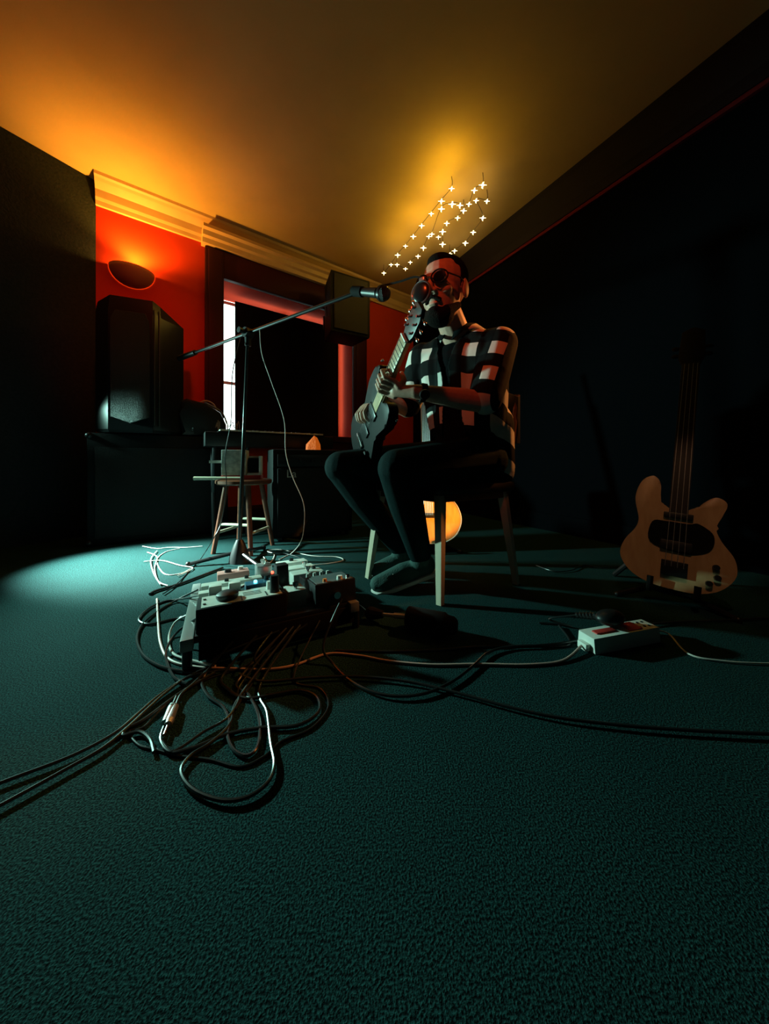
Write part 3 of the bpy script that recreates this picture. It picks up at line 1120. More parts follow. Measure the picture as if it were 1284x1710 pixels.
# open checked overshirt
M_plaid = mat('checked_cotton', (0.02, 0.02, 0.02), 0.9, bump=(500, 0.15), spec=0.08)
nt = M_plaid.node_tree
b = nt.nodes['Principled BSDF']
tc = nt.nodes.new('ShaderNodeTexCoord')
mp = nt.nodes.new('ShaderNodeMapping')
mp.inputs['Rotation'].default_value = (math.radians(12), math.radians(-18), math.radians(38))
sx = nt.nodes.new('ShaderNodeSeparateXYZ')
nt.links.new(tc.outputs['Object'], mp.inputs['Vector'])
nt.links.new(mp.outputs['Vector'], sx.inputs['Vector'])


def stripes(axis, period, duty, phase):
    a = nt.nodes.new('ShaderNodeMath')
    a.operation = 'MULTIPLY_ADD'
    a.inputs[1].default_value = 1 / period
    a.inputs[2].default_value = phase
    nt.links.new(sx.outputs[axis], a.inputs[0])
    f = nt.nodes.new('ShaderNodeMath')
    f.operation = 'FRACT'
    nt.links.new(a.outputs[0], f.inputs[0])
    g = nt.nodes.new('ShaderNodeMath')
    g.operation = 'LESS_THAN'
    g.inputs[1].default_value = duty
    nt.links.new(f.outputs[0], g.inputs[0])
    return g


s1, s2 = stripes('X', 0.105, 0.50, 0.15), stripes('Z', 0.115, 0.50, 0.3)
ad = nt.nodes.new('ShaderNodeMath')
ad.operation = 'ADD'
nt.links.new(s1.outputs[0], ad.inputs[0])
nt.links.new(s2.outputs[0], ad.inputs[1])
hv = nt.nodes.new('ShaderNodeMath')
hv.operation = 'MULTIPLY'
hv.inputs[1].default_value = 0.5
nt.links.new(ad.outputs[0], hv.inputs[0])
rp = nt.nodes.new('ShaderNodeValToRGB')
rp.color_ramp.interpolation = 'CONSTANT'
rp.color_ramp.elements[0].position = 0.0
rp.color_ramp.elements[0].color = (0.003, 0.0035, 0.004, 1)
rp.color_ramp.elements[1].position = 0.4
rp.color_ramp.elements[1].color = (0.007, 0.010, 0.010, 1)
e3 = rp.color_ramp.elements.new(0.8)
e3.color = (0.62, 0.60, 0.55, 1)
nt.links.new(hv.outputs[0], rp.inputs['Fac'])
nt.links.new(rp.outputs['Color'], b.inputs['Base Color'])

tf = V((-0.66, -0.75, 0)).normalized()        # chest direction
tl = V((0, 0, 1)).cross(tf).normalized()      # his left
tc0 = V((0.335, 1.40, 0))


def open_front(c):
    d = V((c.x, c.y, 0)) - tc0
    f_, l_ = d.dot(tf), d.dot(tl)
    if c.z > 1.088:
        return True
    if f_ > 0.03:
        half = 0.018 + max(0.0, (c.z - 0.92)) * 0.30 + max(0.0, 0.84 - c.z) * 0.22
        if abs(l_ + 0.01) < half:
            return True
    return False


mb = MB()
mb.cap(LS, 0.066, RS, 0.066)
mb.cap(LS.lerp(RS, 0.25) + V((0, 0, 0.012)), 0.066, LS.lerp(RS, 0.75) + V((0, 0, 0.012)), 0.066)
mb.cap(V((0.33, 1.39, 0.95)), 0.124, V((0.36, 1.46, 0.72)), 0.134)
mb.cap(V((0.405, 1.335, 0.95)), 0.104, V((0.41, 1.395, 0.72)), 0.110)
mb.cap(V((0.26, 1.45, 0.95)), 0.104, V((0.32, 1.53, 0.72)), 0.110)
mb.cap(V((0.37, 1.47, 0.72)), 0.138, V((0.40, 1.51, 0.56)), 0.140)
mb.chain([V((0.46, 1.42, 0.70)), V((0.50, 1.47, 0.50))], [0.10, 0.085])
mb.chain([LS, LS.lerp(LEl, 0.55), LS.lerp(LEl, 0.93)], [0.066, 0.066, 0.060])
mb.chain([RS, RS.lerp(REl, 0.55), RS.lerp(REl, 0.90)], [0.070, 0.066, 0.058])
shirt = mb.blob('overshirt', M_plaid, man, 0.006, 3, open_front)
so = shirt.modifiers.new('cloth', 'SOLIDIFY')
so.thickness = 0.003
so.offset = 1
# collar flaps
for s in (-1, 1):
    mb = MB()
    c0 = V((NB.x, NB.y, 1.075))
    pts = []
    for k in range(7):
        a = math.radians(12 + k * 24)
        dirv = tf * math.cos(a) + tl * s * math.sin(a)
        pts.append((c0 + dirv * 0.074 + V((0, 0, 0.016 + 0.006 * k)), c0 + dirv * (0.104 if k else 0.125) + V((0, 0, -0.020 + 0.008 * k - (0.035 if k == 0 else 0)))))
    vs = [(mb.bm.verts.new(a_), mb.bm.verts.new(b_)) for a_, b_ in pts]
    for (a0, b0), (a1, b1) in zip(vs, vs[1:]):
        mb.bm.faces.new((a0, b0, b1, a1))
    co = mb.build('collar', M_plaid, man)
    so = co.modifiers.new('cloth', 'SOLIDIFY')
    so.thickness = 0.004
# jeans
mb = MB()
mb.cap(LHp, 0.100, RHp, 0.100)
mb.chain([LHp, LHp.lerp(LKn, 0.55), LKn], [0.098, 0.088, 0.074])
mb.chain([RHp, RHp.lerp(RKn, 0.55), RKn], [0.098, 0.088, 0.074])
mb.chain([LKn, LKn.lerp(LAn, 0.35), LAn + V((-0.004, 0, 0.02))], [0.072, 0.070, 0.050])
mb.chain([RKn, RKn.lerp(RAn, 0.35), RAn + V((-0.004, 0, 0.02))], [0.072, 0.070, 0.050])
mb.cap(V((0.36, 1.47, 0.66)), 0.112, HIP, 0.118)
mb.blob('jeans', M_jeans, man, 0.007, 3)
# shoes
for heel, toe, an in ((LHeel, LToe, LAn), (RHeel, RToe, RAn)):
    d = (toe - heel).normalized()
    sd_ = d.cross(V((0, 0, 1))).normalized()
    upv = sd_.cross(d)
    sm_ = frame(heel, d, sd_, upv)
    L = (toe - heel).length
    mb = MB()
    mb.chain([heel + upv * 0.008, heel.lerp(toe, 0.5) + upv * 0.012, toe], [0.040, 0.040, 0.033])
    mb.ell((L * 0.86, 0, -0.002), (0.062, 0.045, 0.032), sm_)
    mb.ell((L * 0.45, 0, 0.0), (0.10, 0.043, 0.036), sm_)
    mb.cap(heel + upv * 0.02, 0.038, an + V((0, 0, -0.01)), 0.042)
    sh = mb.blob('shoe', M_shoe, man, 0.005, 3)
    mb = MB()
    ol = [(-0.045, -0.02), (-0.03, -0.036), (0.05, -0.036), (L * 0.75, -0.046), (L + 0.02, -0.036), (L + 0.042, 0), (L + 0.02, 0.036), (L * 0.75, 0.046), (0.05, 0.036), (-0.03, 0.036), (-0.045, 0.02)]
    mb.prism(ol, -0.040, -0.024, sm_, 0.004)
    tag(mb.build('sole', M_sole, sh), 'pale sole')
    mb = MB()
    for k in range(4):
        x = L * (0.42 + k * 0.10)
        mb.tube([sm_ @ V((x, -0.028, 0.034 - k * 0.002)), sm_ @ V((x + 0.006, 0, 0.047 - k * 0.003)), sm_ @ V((x, 0.028, 0.034 - k * 0.002))], 0.0028, 6)
    mb.build('laces', M_sole, sh)
# hair, beard
mb = MB()
mb.ell((0, -0.026, 0.050), (0.078, 0.092, 0.078), HM)
mb.ell((0, 0.014, 0.090), (0.048, 0.058, 0.028), HM)
for s in (-1, 1):
    mb.ell((s * 0.070, -0.002, 0.020), (0.010, 0.018, 0.04), HM)
mb.blob('hair', M_hair, man, 0.005, 2)
mb = MB()
mb.ell((0, 0.044, -0.103), (0.051, 0.053, 0.036), HM)
for s in (-1, 1):
    mb.cap(HM @ V((s * 0.058, 0.016, -0.072)), 0.014, HM @ V((s * 0.034, 0.058, -0.096)), 0.024)
    mb.cap(HM @ V((s * 0.026, 0.088, -0.062)), 0.008, HM @ V((0, 0.099, -0.048)), 0.008)
mb.ell((0, 0.080, -0.092), (0.026, 0.022, 0.016), HM)
mb.blob('beard', M_hair, man, 0.0045, 2, None)
# spectacles
gl = None
mb = MB()
for s in (-1, 1):
    c = V((s * 0.034, 0.104, 0.006))
    mb.tube([HM @ (c + V((math.cos(a * math.pi / 12) * 0.027, -abs(math.cos(a * math.pi / 12)) * 0.003 - s * math.cos(a * math.pi / 12) * 0.008, math.sin(a * math.pi / 12) * 0.021))) for a in range(24)], 0.0030, 6, True)
    mb.tube([HM @ V((s * 0.062, 0.095, 0.010)), HM @ V((s * 0.078, 0.04, 0.010)), HM @ V((s * 0.080, -0.01, 0.004))], 0.0028, 6)
mb.tube([HM @ V((-0.008, 0.108, 0.008)), HM @ V((0, 0.112, 0.011)), HM @ V((0.008, 0.108, 0.008))], 0.003, 6)
gl = mb.build('spectacles', M_glassfr, man)
for s in (-1, 1):
    mb = MB()
    mb.ell((s * 0.034, 0.102, 0.006), (0.023, 0.002, 0.018), HM, 14, 8)
    mb.build('lens', mat('dark_lens', (0.006, 0.008, 0.010), 0.3, spec=0.2), gl)
# eyes behind the spectacles
for s in (-1, 1):
    mb = MB()
    mb.ell((s * 0.033, 0.076, 0.006), (0.014, 0.012, 0.010), HM, 14, 8)
    mb.build('eye', M_white, man)
# watch on the left wrist
wd_ = (LEl - LWr).normalized()
wc = LWr + wd_ * 0.028
q = wd_.to_track_quat('Z', 'Y').to_matrix().to_4x4()
wm = Matrix.Translation(wc) @ q
mb = MB()
mb.lathe([(0.031, -0.011), (0.034, -0.009), (0.034, 0.009), (0.031, 0.011)], wm, 24)
wt = mb.build('watch', M_blackm, man)
mb = MB()
f_ = V((-0.2, -0.9, -0.3))
f_ = (f_ - wd_ * f_.dot(wd_)).normalized()
mb.cyl(wc + f_ * 0.028, wc + f_ * 0.041, 0.019, 0.017, 20)
mb.build('watch_case', M_dkmetal, wt)

# ------------------------------------------------------------------ the played guitar
eg = thing('electric_guitar', GJ, 'black electric guitar with pale fretboard held by the seated man', 'guitar')


def smooth_outline(pts, n=5):
    return [(p.x, p.y) for p in catmull([V((x, y, 0)) for x, y in pts], n, True)]


half = [(0.03, 0.0), (0.06, 0.035), (0.105, 0.03), (0.125, -0.03), (0.105, -0.10), (0.095, -0.145), (0.125, -0.21), (0.155, -0.28), (0.14, -0.345), (0.08, -0.385), (0.0, -0.395),
        (-0.08, -0.385), (-0.14, -0.345), (-0.155, -0.28), (-0.125, -0.21), (-0.095, -0.145), (-0.11, -0.09), (-0.13, -0.02), (-0.12, 0.06), (-0.09, 0.085), (-0.07, 0.04), (-0.04, 0.0)]
mb = MB()
mb.prism(smooth_outline([(x * 0.95, y) for x, y in half]), -0.026, 0.018, GM, 0.008)
mb.build('body', mat('black_lacquer', (0.002, 0.0025, 0.003), 0.45, spec=0.12), eg)
LN_ = (GH - GJ).length
NUT = LN_ * 0.72
mb = MB()
pr_ = []
for y, hw, th in ((-0.05, 0.028, 0.014), (0.10, 0.026, 0.013), (NUT, 0.021, 0.012)):
    pr_.append([mb.bm.verts.new(GM @ V((hw * cx2, y, 0.014 + th * (cz2 - 1)))) for cx2, cz2 in ((-1, 1), (1, 1), (0.75, -0.2), (0, -0.75), (-0.75, -0.2))])
for a, c in zip(pr_, pr_[1:]):
    for k in range(5):
        mb.bm.faces.new((a[k], a[(k + 1) % 5], c[(k + 1) % 5], c[k]))
mb.bm.faces.new(pr_[0][::-1])
mb.bm.faces.new(pr_[-1])
nk_ = mb.build('neck', M_maple, eg)
mb = MB()
mb.box((0, (NUT - 0.06) / 2, 0.0175), (0.046, NUT + 0.06, 0.006), GM, 0.001)
fb = mb.build('fretboard', M_maple, eg)
y = NUT
for k in range(16):
    y -= 0.021 * (0.955 ** k)
    mb = MB()
    mb.box((0, y, 0.0212), (0.045, 0.0016, 0.0016), GM)
    mb.build('fret', M_dkmetal, fb)
mb = MB()
mb.prism([(-0.022, NUT), (0.022, NUT), (0.034, NUT + 0.03), (0.036, LN_ - 0.02), (0.02, LN_ + 0.01), (-0.02, LN_ + 0.01), (-0.036, LN_ - 0.02), (-0.034, NUT + 0.03)], 0.0, 0.014, GM, 0.002)
hs = mb.build('headstock', M_black, eg)
for s in (-1, 1):
    for k in range(3):
        yy = NUT + 0.035 + k * 0.030
        mb = MB()
        mb.cyl(GM @ V((s * 0.033, yy, 0.006)), GM @ V((s * 0.048, yy, 0.006)), 0.003, seg=8)
        mb.ell((s * 0.054, yy, 0.006), (0.009, 0.007, 0.004), GM, 12, 8)
        mb.cyl(GM @ V((s * 0.022, yy, 0.014)), GM @ V((s * 0.022, yy, 0.024)), 0.004, seg=8)
        mb.build('tuner', M_chrome, hs)
mb = MB()
mb.box((0, NUT + 0.002, 0.020), (0.044, 0.005, 0.010), GM)
mb.build('nut', M_white, eg)
for k in range(6):
    x = -0.018 + k * 0.0072
    mb = MB()
    mb.tube([GM @ V((x * 1.3, -0.28, 0.030)), GM @ V((x, NUT, 0.025))], 0.0006, 4)
    mb.build('string', M_metal, eg)
for yy in (-0.08, -0.19):
    mb = MB()
    mb.box((0, yy, 0.021), (0.08, 0.036, 0.010), GM, 0.003)
    mb.build('pickup', M_dkmetal, eg)
mb = MB()
mb.box((0, -0.275, 0.024), (0.08, 0.02, 0.012), GM, 0.003)
mb.build('bridge', M_chrome, eg)
for x, yy in ((0.09, -0.25), (0.10, -0.31), (0.06, -0.33)):
    mb = MB()
    mb.cyl(GM @ V((x, yy, 0.017)), GM @ V((x, yy, 0.034)), 0.012, 0.010, 14)
    mb.build('knob', M_black, eg)
mb = MB()
mb.ell((-0.115, 0.09, 0.0), 0.006, GM, 10, 6)
mb.ell((0.115, 0.0, -0.02), 0.006, GM, 10, 6)
mb.build('strap_button', M_chrome, eg)

# ------------------------------------------------------------------ acoustic guitar on its stand behind the chair
AO = P(716, 908, 1.90)
lean = math.radians(12)
au = V((0.0, math.sin(lean), math.cos(lean)))
an_ = V((0.05, -math.cos(lean), math.sin(lean))).normalized()
axx = au.cross(an_).normalized()
AM = frame(AO, axx, au, an_)
ag = thing('acoustic_guitar', AO, 'amber acoustic guitar on a stand seen behind the chair legs', 'guitar')
rh = [(0.0, 0.0), (0.09, 0.006), (0.165, 0.05), (0.20, 0.13), (0.185, 0.21), (0.14, 0.275), (0.125, 0.32), (0.145, 0.385), (0.145, 0.44), (0.10, 0.485), (0.03, 0.495)]
full = rh + [(-x, y) for x, y in rh[:0:-1]]
out = smooth_outline(full)
mb = MB()
mb.prism(out, -0.10, -0.004, AM)
mb.build('sides', M_mahog, ag)
mb = MB()
mb.prism(out, -0.004, 0.0, AM)
mb.build('soundboard', M_spruce, ag)
mb = MB()
mb.tube([AM @ V((x, y, 0.0)) for x, y in out], 0.003, 6, True)
mb.build('binding', M_white, ag)
mb = MB()
mb.cyl(AM @ V((0, 0.335, 0.0)), AM @ V((0, 0.335, 0.0012)), 0.05, seg=28)
mb.build('sound_hole', M_blackm, ag)
mb = MB()
mb.box((0, 0.165, 0.005), (0.15, 0.028, 0.010), AM, 0.003)
mb.build('bridge', M_ebony, ag)
mb = MB()
mb.box((0, 0.69, -0.006), (0.052, 0.42, 0.022), AM, 0.004)
mb.build('neck', M_mahog, ag)
mb = MB()
mb.box((0, 0.66, 0.007), (0.05, 0.48, 0.005), AM)
mb.build('fretboard', M_ebony, ag)
mb = MB()
mb.prism([(-0.026, 0.90), (0.026, 0.90), (0.036, 0.94), (0.036, 1.06), (-0.036, 1.06), (-0.036, 0.94)], -0.016, 0.0, AM, 0.002)
mb.build('headstock', M_mahog, ag)
for k in range(6):
    x = -0.02 + 0.008 * k
    mb = MB()
    mb.tube([AM @ V((x * 1.3, 0.165, 0.012)), AM @ V((x, 0.90, 0.012))], 0.0006, 4)
    mb.build('string', M_metal, ag)
mb = MB()
mb.ell((0, -0.006, -0.05), 0.008, AM, 10, 6)
mb.build('end_pin', M_chrome, ag)


def guitar_stand(Mx, w_, label, depth, hgt):
    o0 = Mx @ V((0, 0, -depth / 2))
    t = thing('guitar_stand', V((o0.x, o0.y, 0)), label, 'stand')
    for s in (-1, 1):
        mb = MB()
        y0 = Mx @ V((s * w_, -0.012, -depth - 0.03))
        y1 = Mx @ V((s * w_, -0.014, 0.025))
        y2 = Mx @ V((s * w_, 0.030, 0.034))
        mb.tube(catmull([y0, y0.lerp(y1, 0.6), y1, y2], 5), 0.010, 8)
        mb.build('cradle_arm', M_blackm, t)
        mb = MB()
        f0 = V((Mx @ V((s * (w_ + 0.10), 0, 0.02)))[:])
        f0.z = 0.010
        mb.tube(catmull([y0, y0.lerp(f0, 0.5), f0], 4), 0.010, 8)
        mb.ell(f0, 0.0105, None, 10, 6)
        mb.build('front_leg', M_dkmetal, t)
    mb = MB()
    top = Mx @ V((0, hgt, -depth - 0.035))
    foot = V((o0.x, o0.y + 0.30, 0.010))
    mb.tube([top, foot], 0.011, 8)
    mb.ell(foot, 0.0105, None, 10, 6)
    mb.build('rear_leg', M_dkmetal, t)
    mb = MB()
    mb.tube([Mx @ V((-w_, -0.012, -depth - 0.03)), Mx @ V((w_, -0.012, -depth - 0.03))], 0.010, 8)
    mb.tube([Mx @ V((0, -0.012, -depth - 0.03)), top], 0.010, 8)
    mb.build('upright', M_dkmetal, t)
    return t


guitar_stand(AM, 0.085, 'black stand cradling the amber acoustic guitar', 0.10, 0.30)

# ------------------------------------------------------------------ blond bass on the right
BO = P(1122, 984, 1.20)
tilt = math.radians(14)
bl = math.radians(10)
bu = V((math.sin(tilt), math.sin(bl), math.cos(tilt))).normalized()
bn = V((-0.62, -0.76, 0.15))
bn = (bn - bu * bn.dot(bu)).normalized()
bxx = bu.cross(bn).normalized()
BM = frame(BO, bxx, bu, bn)
bs = thing('bass_guitar', BO, 'blond solid-body bass with black pickguard standing far right', 'guitar')
bo_ = [(0.0, 0.0), (0.07, 0.006), (0.125, 0.035), (0.16, 0.09), (0.155, 0.15), (0.12, 0.205), (0.105, 0.25), (0.12, 0.30), (0.13, 0.345), (0.10, 0.365), (0.065, 0.335), (0.04, 0.305),
       (-0.04, 0.305), (-0.055, 0.34), (-0.06, 0.40), (-0.085, 0.43), (-0.12, 0.40), (-0.135, 0.33), (-0.118, 0.25), (-0.125, 0.205), (-0.155, 0.15), (-0.165, 0.09), (-0.13, 0.035), (-0.07, 0.006)]
bout = smooth_outline(bo_)
mb = MB()
mb.prism(bout, -0.042, 0.0, BM, 0.006)
mb.build('body', M_ash, bs)
mb = MB()
mb.prism(smooth_outline([(-0.075, 0.16), (0.02, 0.135), (0.09, 0.16), (0.10, 0.22), (0.06, 0.255), (0.03, 0.25), (-0.03, 0.25), (-0.075, 0.24)]), 0.0, 0.003, BM)
mb.build('pickguard', M_blackm, bs)
mb = MB()
mb.box((0, 0.275, 0.006), (0.085, 0.022, 0.012), BM, 0.003)
mb.build('pickup', M_black, bs)
mb = MB()
mb.box((0, 0.16, 0.008), (0.09, 0.035, 0.014), BM, 0.003)
mb.build('pickup', M_black, bs)
mb = MB()
mb.box((0, 0.075, 0.008), (0.075, 0.055, 0.016), BM, 0.003)
mb.build('bridge', M_dkmetal, bs)
for x, yy in ((0.11, 0.11), (0.115, 0.075), (0.095, 0.05)):
    mb = MB()
    mb.cyl(BM @ V((x, yy, 0.0)), BM @ V((x, yy, 0.018)), 0.010, 0.009, 14)
    mb.build('knob', M_black, bs)
mb = MB()
mb.box((0, 0.60, -0.008), (0.056, 0.66, 0.022), BM, 0.004)
mb.build('neck', M_ebony, bs)
mb = MB()
mb.box((0, 0.58, 0.006), (0.055, 0.62, 0.006), BM)
mb.build('fretboard', M_ebony, bs)
mb = MB()
mb.prism([(-0.028, 0.92), (0.028, 0.92), (0.042, 0.96), (0.036, 1.08), (0.0, 1.10), (-0.036, 1.08), (-0.042, 0.96)], -0.016, 0.0, BM, 0.002)
mb.build('headstock', M_black, bs)
for k in range(4):
    x = -0.02 + k * 0.0133
    mb = MB()
    mb.tube([BM @ V((x * 1.3, 0.08, 0.016)), BM @ V((x, 0.92, 0.012))], 0.001, 4)
    mb.build('string', M_metal, bs)
    mb = MB()
    mb.ell((0.052 if k % 2 else -0.052, 0.97 + 0.035 * (k // 2), -0.008), (0.014, 0.010, 0.006), BM, 10, 6)
    mb.build('tuner', M_dkmetal, bs)
guitar_stand(BM, 0.065, 'black stand cradling the blond bass on the right', 0.042, 0.25)

# ------------------------------------------------------------------ pedalboard
PA_ = V((-0.500, 0.830, 0))
pu_ = V((0.88, 0.47, 0)).normalized()
pv_ = V((-pu_.y, pu_.x, 0))
slope = math.radians(-6.5)
pvs = V((pv_.x * math.cos(slope), pv_.y * math.cos(slope), math.sin(slope)))
pns = pu_.cross(pvs).normalized()
PM = frame(PA_ + V((0, 0, 0.085)), pu_, pvs, pns)     # x right, y away from the camera, z up off the board
BW, BL = 0.47, 0.62
pb = thing('pedalboard', PA_ + pu_ * BW / 2 + pv_ * BL / 2, 'sloping metal pedalboard frame on the carpet, crowded with effects', 'pedalboard')
M_rail = mat('grey_rail', (0.30, 0.32, 0.31), 0.35, 0.5)
for k in range(5):
    mb = MB()
    mb.box((BW / 2, 0.03 + k * (BL - 0.06) / 4, -0.009), (BW, 0.05, 0.018), PM, 0.002)
    mb.build('cross_rail', M_rail if k else M_dkmetal, pb)
for x in (0.006, BW - 0.006):
    mb = MB()
    mb.box((x - 0.012, BL / 2, -0.012), (0.030, BL + 0.03, 0.030), PM, 0.003)
    mb.build('side_rail', M_rail, pb)
for x in (0.0, BW):
    for y, hgt in ((0.01, 0.085 - 0.027), (BL - 0.01, 0.0)):
        p = PM @ V((x - 0.006, y, -0.027))
        mb = MB()
        mb.cyl(V((p.x, p.y, 0)), p, 0.012, seg=10)
        mb.build('foot', M_black, pb)
mb = MB()
mb.box((BW / 2, -0.002, -0.035), (BW - 0.04, 0.008, 0.05), PM, 0.002)
mb.build('rear_panel', M_blackm, pb)


def pedal(x, y, w_, l_, h_, m, label, knobs=(), switch=True, name='effects_pedal', led=None, plate=None, rot=0.0, zoff=0.0012, stomp=None):
    T = PM @ Matrix.Translation((x, y, zoff)) @ rotz(rot)
    base_ = T @ V((0, 0, 0))
    t = thing(name, base_, label, 'effects pedal', 'pedals on the pedalboard')
    mb = MB()
    mb.box((0, 0, h_ / 2), (w_, l_, h_), T, 0.003)
    bd_ = mb.build('case', m, t)
    if plate:
        mb = MB()
        mb.box((0, 0, h_ + 0.0006), (w_ * 0.9, l_ * 0.9, 0.0012), T)
        mb.build('top_plate', plate, t)
    for (kx_, ky_, kr, kh, km_) in knobs:
        mb = MB()
        mb.cyl(T @ V((kx_, ky_, h_)), T @ V((kx_, ky_, h_ + kh)), kr, kr * 0.88, 14)
        mb.build('knob', km_, t)
    if stomp:
        for (kx_, ky_) in stomp:
            mb = MB()
            mb.cyl(T @ V((kx_, ky_, h_)), T @ V((kx_, ky_, h_ + 0.012)), 0.006, seg=10)
            mb.cyl(T @ V((kx_, ky_, h_ + 0.010)), T @ V((kx_, ky_, h_ + 0.020)), 0.009, seg=12)
            mb.build('foot_switch', M_chrome, t)
    if led:
        mb = MB()
        mb.ell((led[0], led[1], h_ + 0.004), led[2], T, 10, 6)
        mb.build('indicator', led[3], t)
    return t, T


# big cream unit at the camera end
t, T = pedal(0.130, 0.075, 0.235, 0.125, 0.062, M_blackm, 'wide cream-topped effects unit nearest the camera on the pedalboard', plate=M_cream,
             knobs=[(0.085, 0.020, 0.015, 0.024, M_white), (0.088, -0.028, 0.014, 0.05, M_black)])
mb = MB()
mb.lathe([(0.0, 0.062), (0.026, 0.062), (0.03, 0.07), (0.03, 0.078), (0.02, 0.085), (0.0, 0.086)], T @ Matrix.Translation((-0.040, -0.008, 0)), 20)
mb.build('rocker_cap', M_black, t)
for x in (-0.102, -0.102):
    pass
for k, (x, y) in enumerate(((-0.098, 0.020), (-0.098, -0.028))):
    mb = MB()
    mb.cyl(T @ V((x, y, 0.062)), T @ V((x, y, 0.066)), 0.004, seg=8)
    mb.build('screw', M_black, t)
for k in range(3):
    mb = MB()
    mb.box((0.028, 0.022 - k * 0.016, 0.0637), (0.05, 0.003, 0.0008), T)
    mb.build('printed_line', M_dkmetal, t)
for x, tilt_ in ((-0.004, 0.25), (0.064, -0.35)):
    mb = MB()
    mb.box((x, -0.028, 0.0638), (0.004, 0.045, 0.001), T @ rotz(0), 0)
    mb.build('printed_curve', M_black, t)
pedal(0.060, 0.170, 0.036, 0.040, 0.085, M_white, 'small white square block standing behind the cream unit, left of two', plate=None)
pedal(0.115, 0.172, 0.034, 0.036, 0.085, M_white, 'small white square block behind the cream unit, right of two')
pedal(0.190, 0.185, 0.085, 0.060, 0.070, mat('blue_enamel', (0.02, 0.12, 0.2), 0.35), 'dark blue pedal with a bright cyan indicator light', led=(-0.012, -0.012, 0.006, M_led), knobs=[(0.025, 0.01, 0.008, 0.014, M_black)])
pedal(0.265, 0.195, 0.040, 0.055, 0.115, M_black, 'tall slim black pedal beside the cyan light')
pedal(0.290, 0.110, 0.060, 0.090, 0.050, M_cream, 'small cream pedal between the wide unit and the black box', stomp=[(0.0, -0.02)], knobs=[(0.012, 0.025, 0.008, 0.012, M_black)])
t, T = pedal(0.400, 0.070, 0.135, 0.120, 0.070, M_black, 'black box pedal with a jack plugged in, right front corner', plate=mat('grey_plate', (0.22, 0.25, 0.25), 0.3, 0.4),
             knobs=[(0.020, -0.040, 0.010, 0.012, M_white), (0.050, -0.038, 0.008, 0.010, M_chrome), (-0.03, -0.040, 0.007, 0.010, M_orange)])
mb = MB()
mb.cyl(T @ V((0.0, -0.060, 0.030)), T @ V((0.0, -0.072, 0.030)), 0.011, seg=14)
mb.build('jack_socket', M_chrome, t)
pedal(0.345, 0.028, 0.020, 0.012, 0.02, M_led, 'tiny lit cyan switch in front of the black box pedal', zoff=0.0012)
pedal(0.400, 0.205, 0.120, 0.090, 0.052, M_dkmetal, 'dark pedal with four pale sliders on the right of the board',
      knobs=[(-0.04, 0.0, 0.006, 0.012, M_white), (-0.015, 0.0, 0.006, 0.012, M_white), (0.01, 0.0, 0.006, 0.012, M_white), (0.035, 0.0, 0.006, 0.012, M_white)])
pedal(0.385, 0.320, 0.120, 0.080, 0.050, M_cream, 'cream pedal third from the camera in the right column', stomp=[(0.0, -0.02)], knobs=[(0.035, 0.02, 0.008, 0.012, M_black)])
pedal(0.380, 0.430, 0.125, 0.075, 0.050, M_white, 'white pedal second from the far end of the right column', stomp=[(0.02, -0.018)])
pedal(0.375, 0.545, 0.130, 0.075, 0.055, M_white, 'white pedal at the far end of the right column', knobs=[(0.0, 0.01, 0.01, 0.012, M_black)])
pedal(0.260, 0.420, 0.070, 0.040, 0.040, M_dkmetal, 'small dark pedal with a red light near the board middle', led=(0.01, 0.0, 0.006, M_ledr))
pedal(0.110, 0.300, 0.200, 0.045, 0.040, M_cream, 'long narrow cream strip pedal, nearer of two on the left')
pedal(0.120, 0.400, 0.210, 0.055, 0.042, M_cream, 'long narrow cream strip pedal, farther of two on the left', knobs=[(0.05, 0, 0.008, 0.01, M_black), (-0.02, 0, 0.008, 0.01, M_black)])
pedal(0.130, 0.540, 0.120, 0.080, 0.050, mat('pink_enamel', (0.55, 0.25, 0.22), 0.4), 'pinkish red pedal at the far left end of the board', knobs=[(-0.02, -0.01, 0.014, 0.012, M_black), (0.03, 0.015, 0.012, 0.012, M_white)])
pedal(0.250, 0.540, 0.060, 0.085, 0.060, M_metal, 'small silver pedal with two switches at the far end', stomp=[(0.0, -0.02), (0.0, 0.02)])

# ------------------------------------------------------------------ jack plug lead lying in front of the chair
ja, jb = G(610, 1016, 0.018), G(762, 1046, 0.035)
jd = (jb - ja)
jd.z = 0
jd.normalize()
js = V((-jd.y, jd.x, 0))
jt = thing('inline_adapter', V((jb.x, jb.y, 0)), 'fat black cylindrical adapter with a silver jack, before the chair leg', 'adapter')
c0 = G(680, 1030, 0.036)
c1 = G(752, 1044, 0.036)
mb = MB()
mb.lathe([(0, 0), (0.030, 0.0), (0.034, 0.006), (0.034, 0.12), (0.028, 0.13), (0.026, 0.15), (0.018, 0.16), (0, 0.162)], Matrix.Translation(c0) @ (c1 - c0).normalized().to_track_quat('Z', 'Y').to_matrix().to_4x4(), 18)
mb.build('housing', M_blackm, jt)
dj = (c1 - c0).normalized()
mb = MB()
e0 = c0 - dj * 0.045 + V((0, 0, -0.004))
e1 = c0 - dj * 0.085 + V((0, 0, -0.008))
mb.cyl(c0, e0, 0.009, 0.009, 12)
mb.cyl(e0, e1, 0.006, 0.006, 12)
mb.build('jack', M_metal, jt)
mb = MB()
e2 = e1 - dj * 0.045 + V((0, 0, -0.004))
mb.cyl(e1, e2, 0.012, 0.022, 10)
mb.ell(e2, 0.021, None, 12, 8)
mb.build('plug_boot', M_blackm, jt)

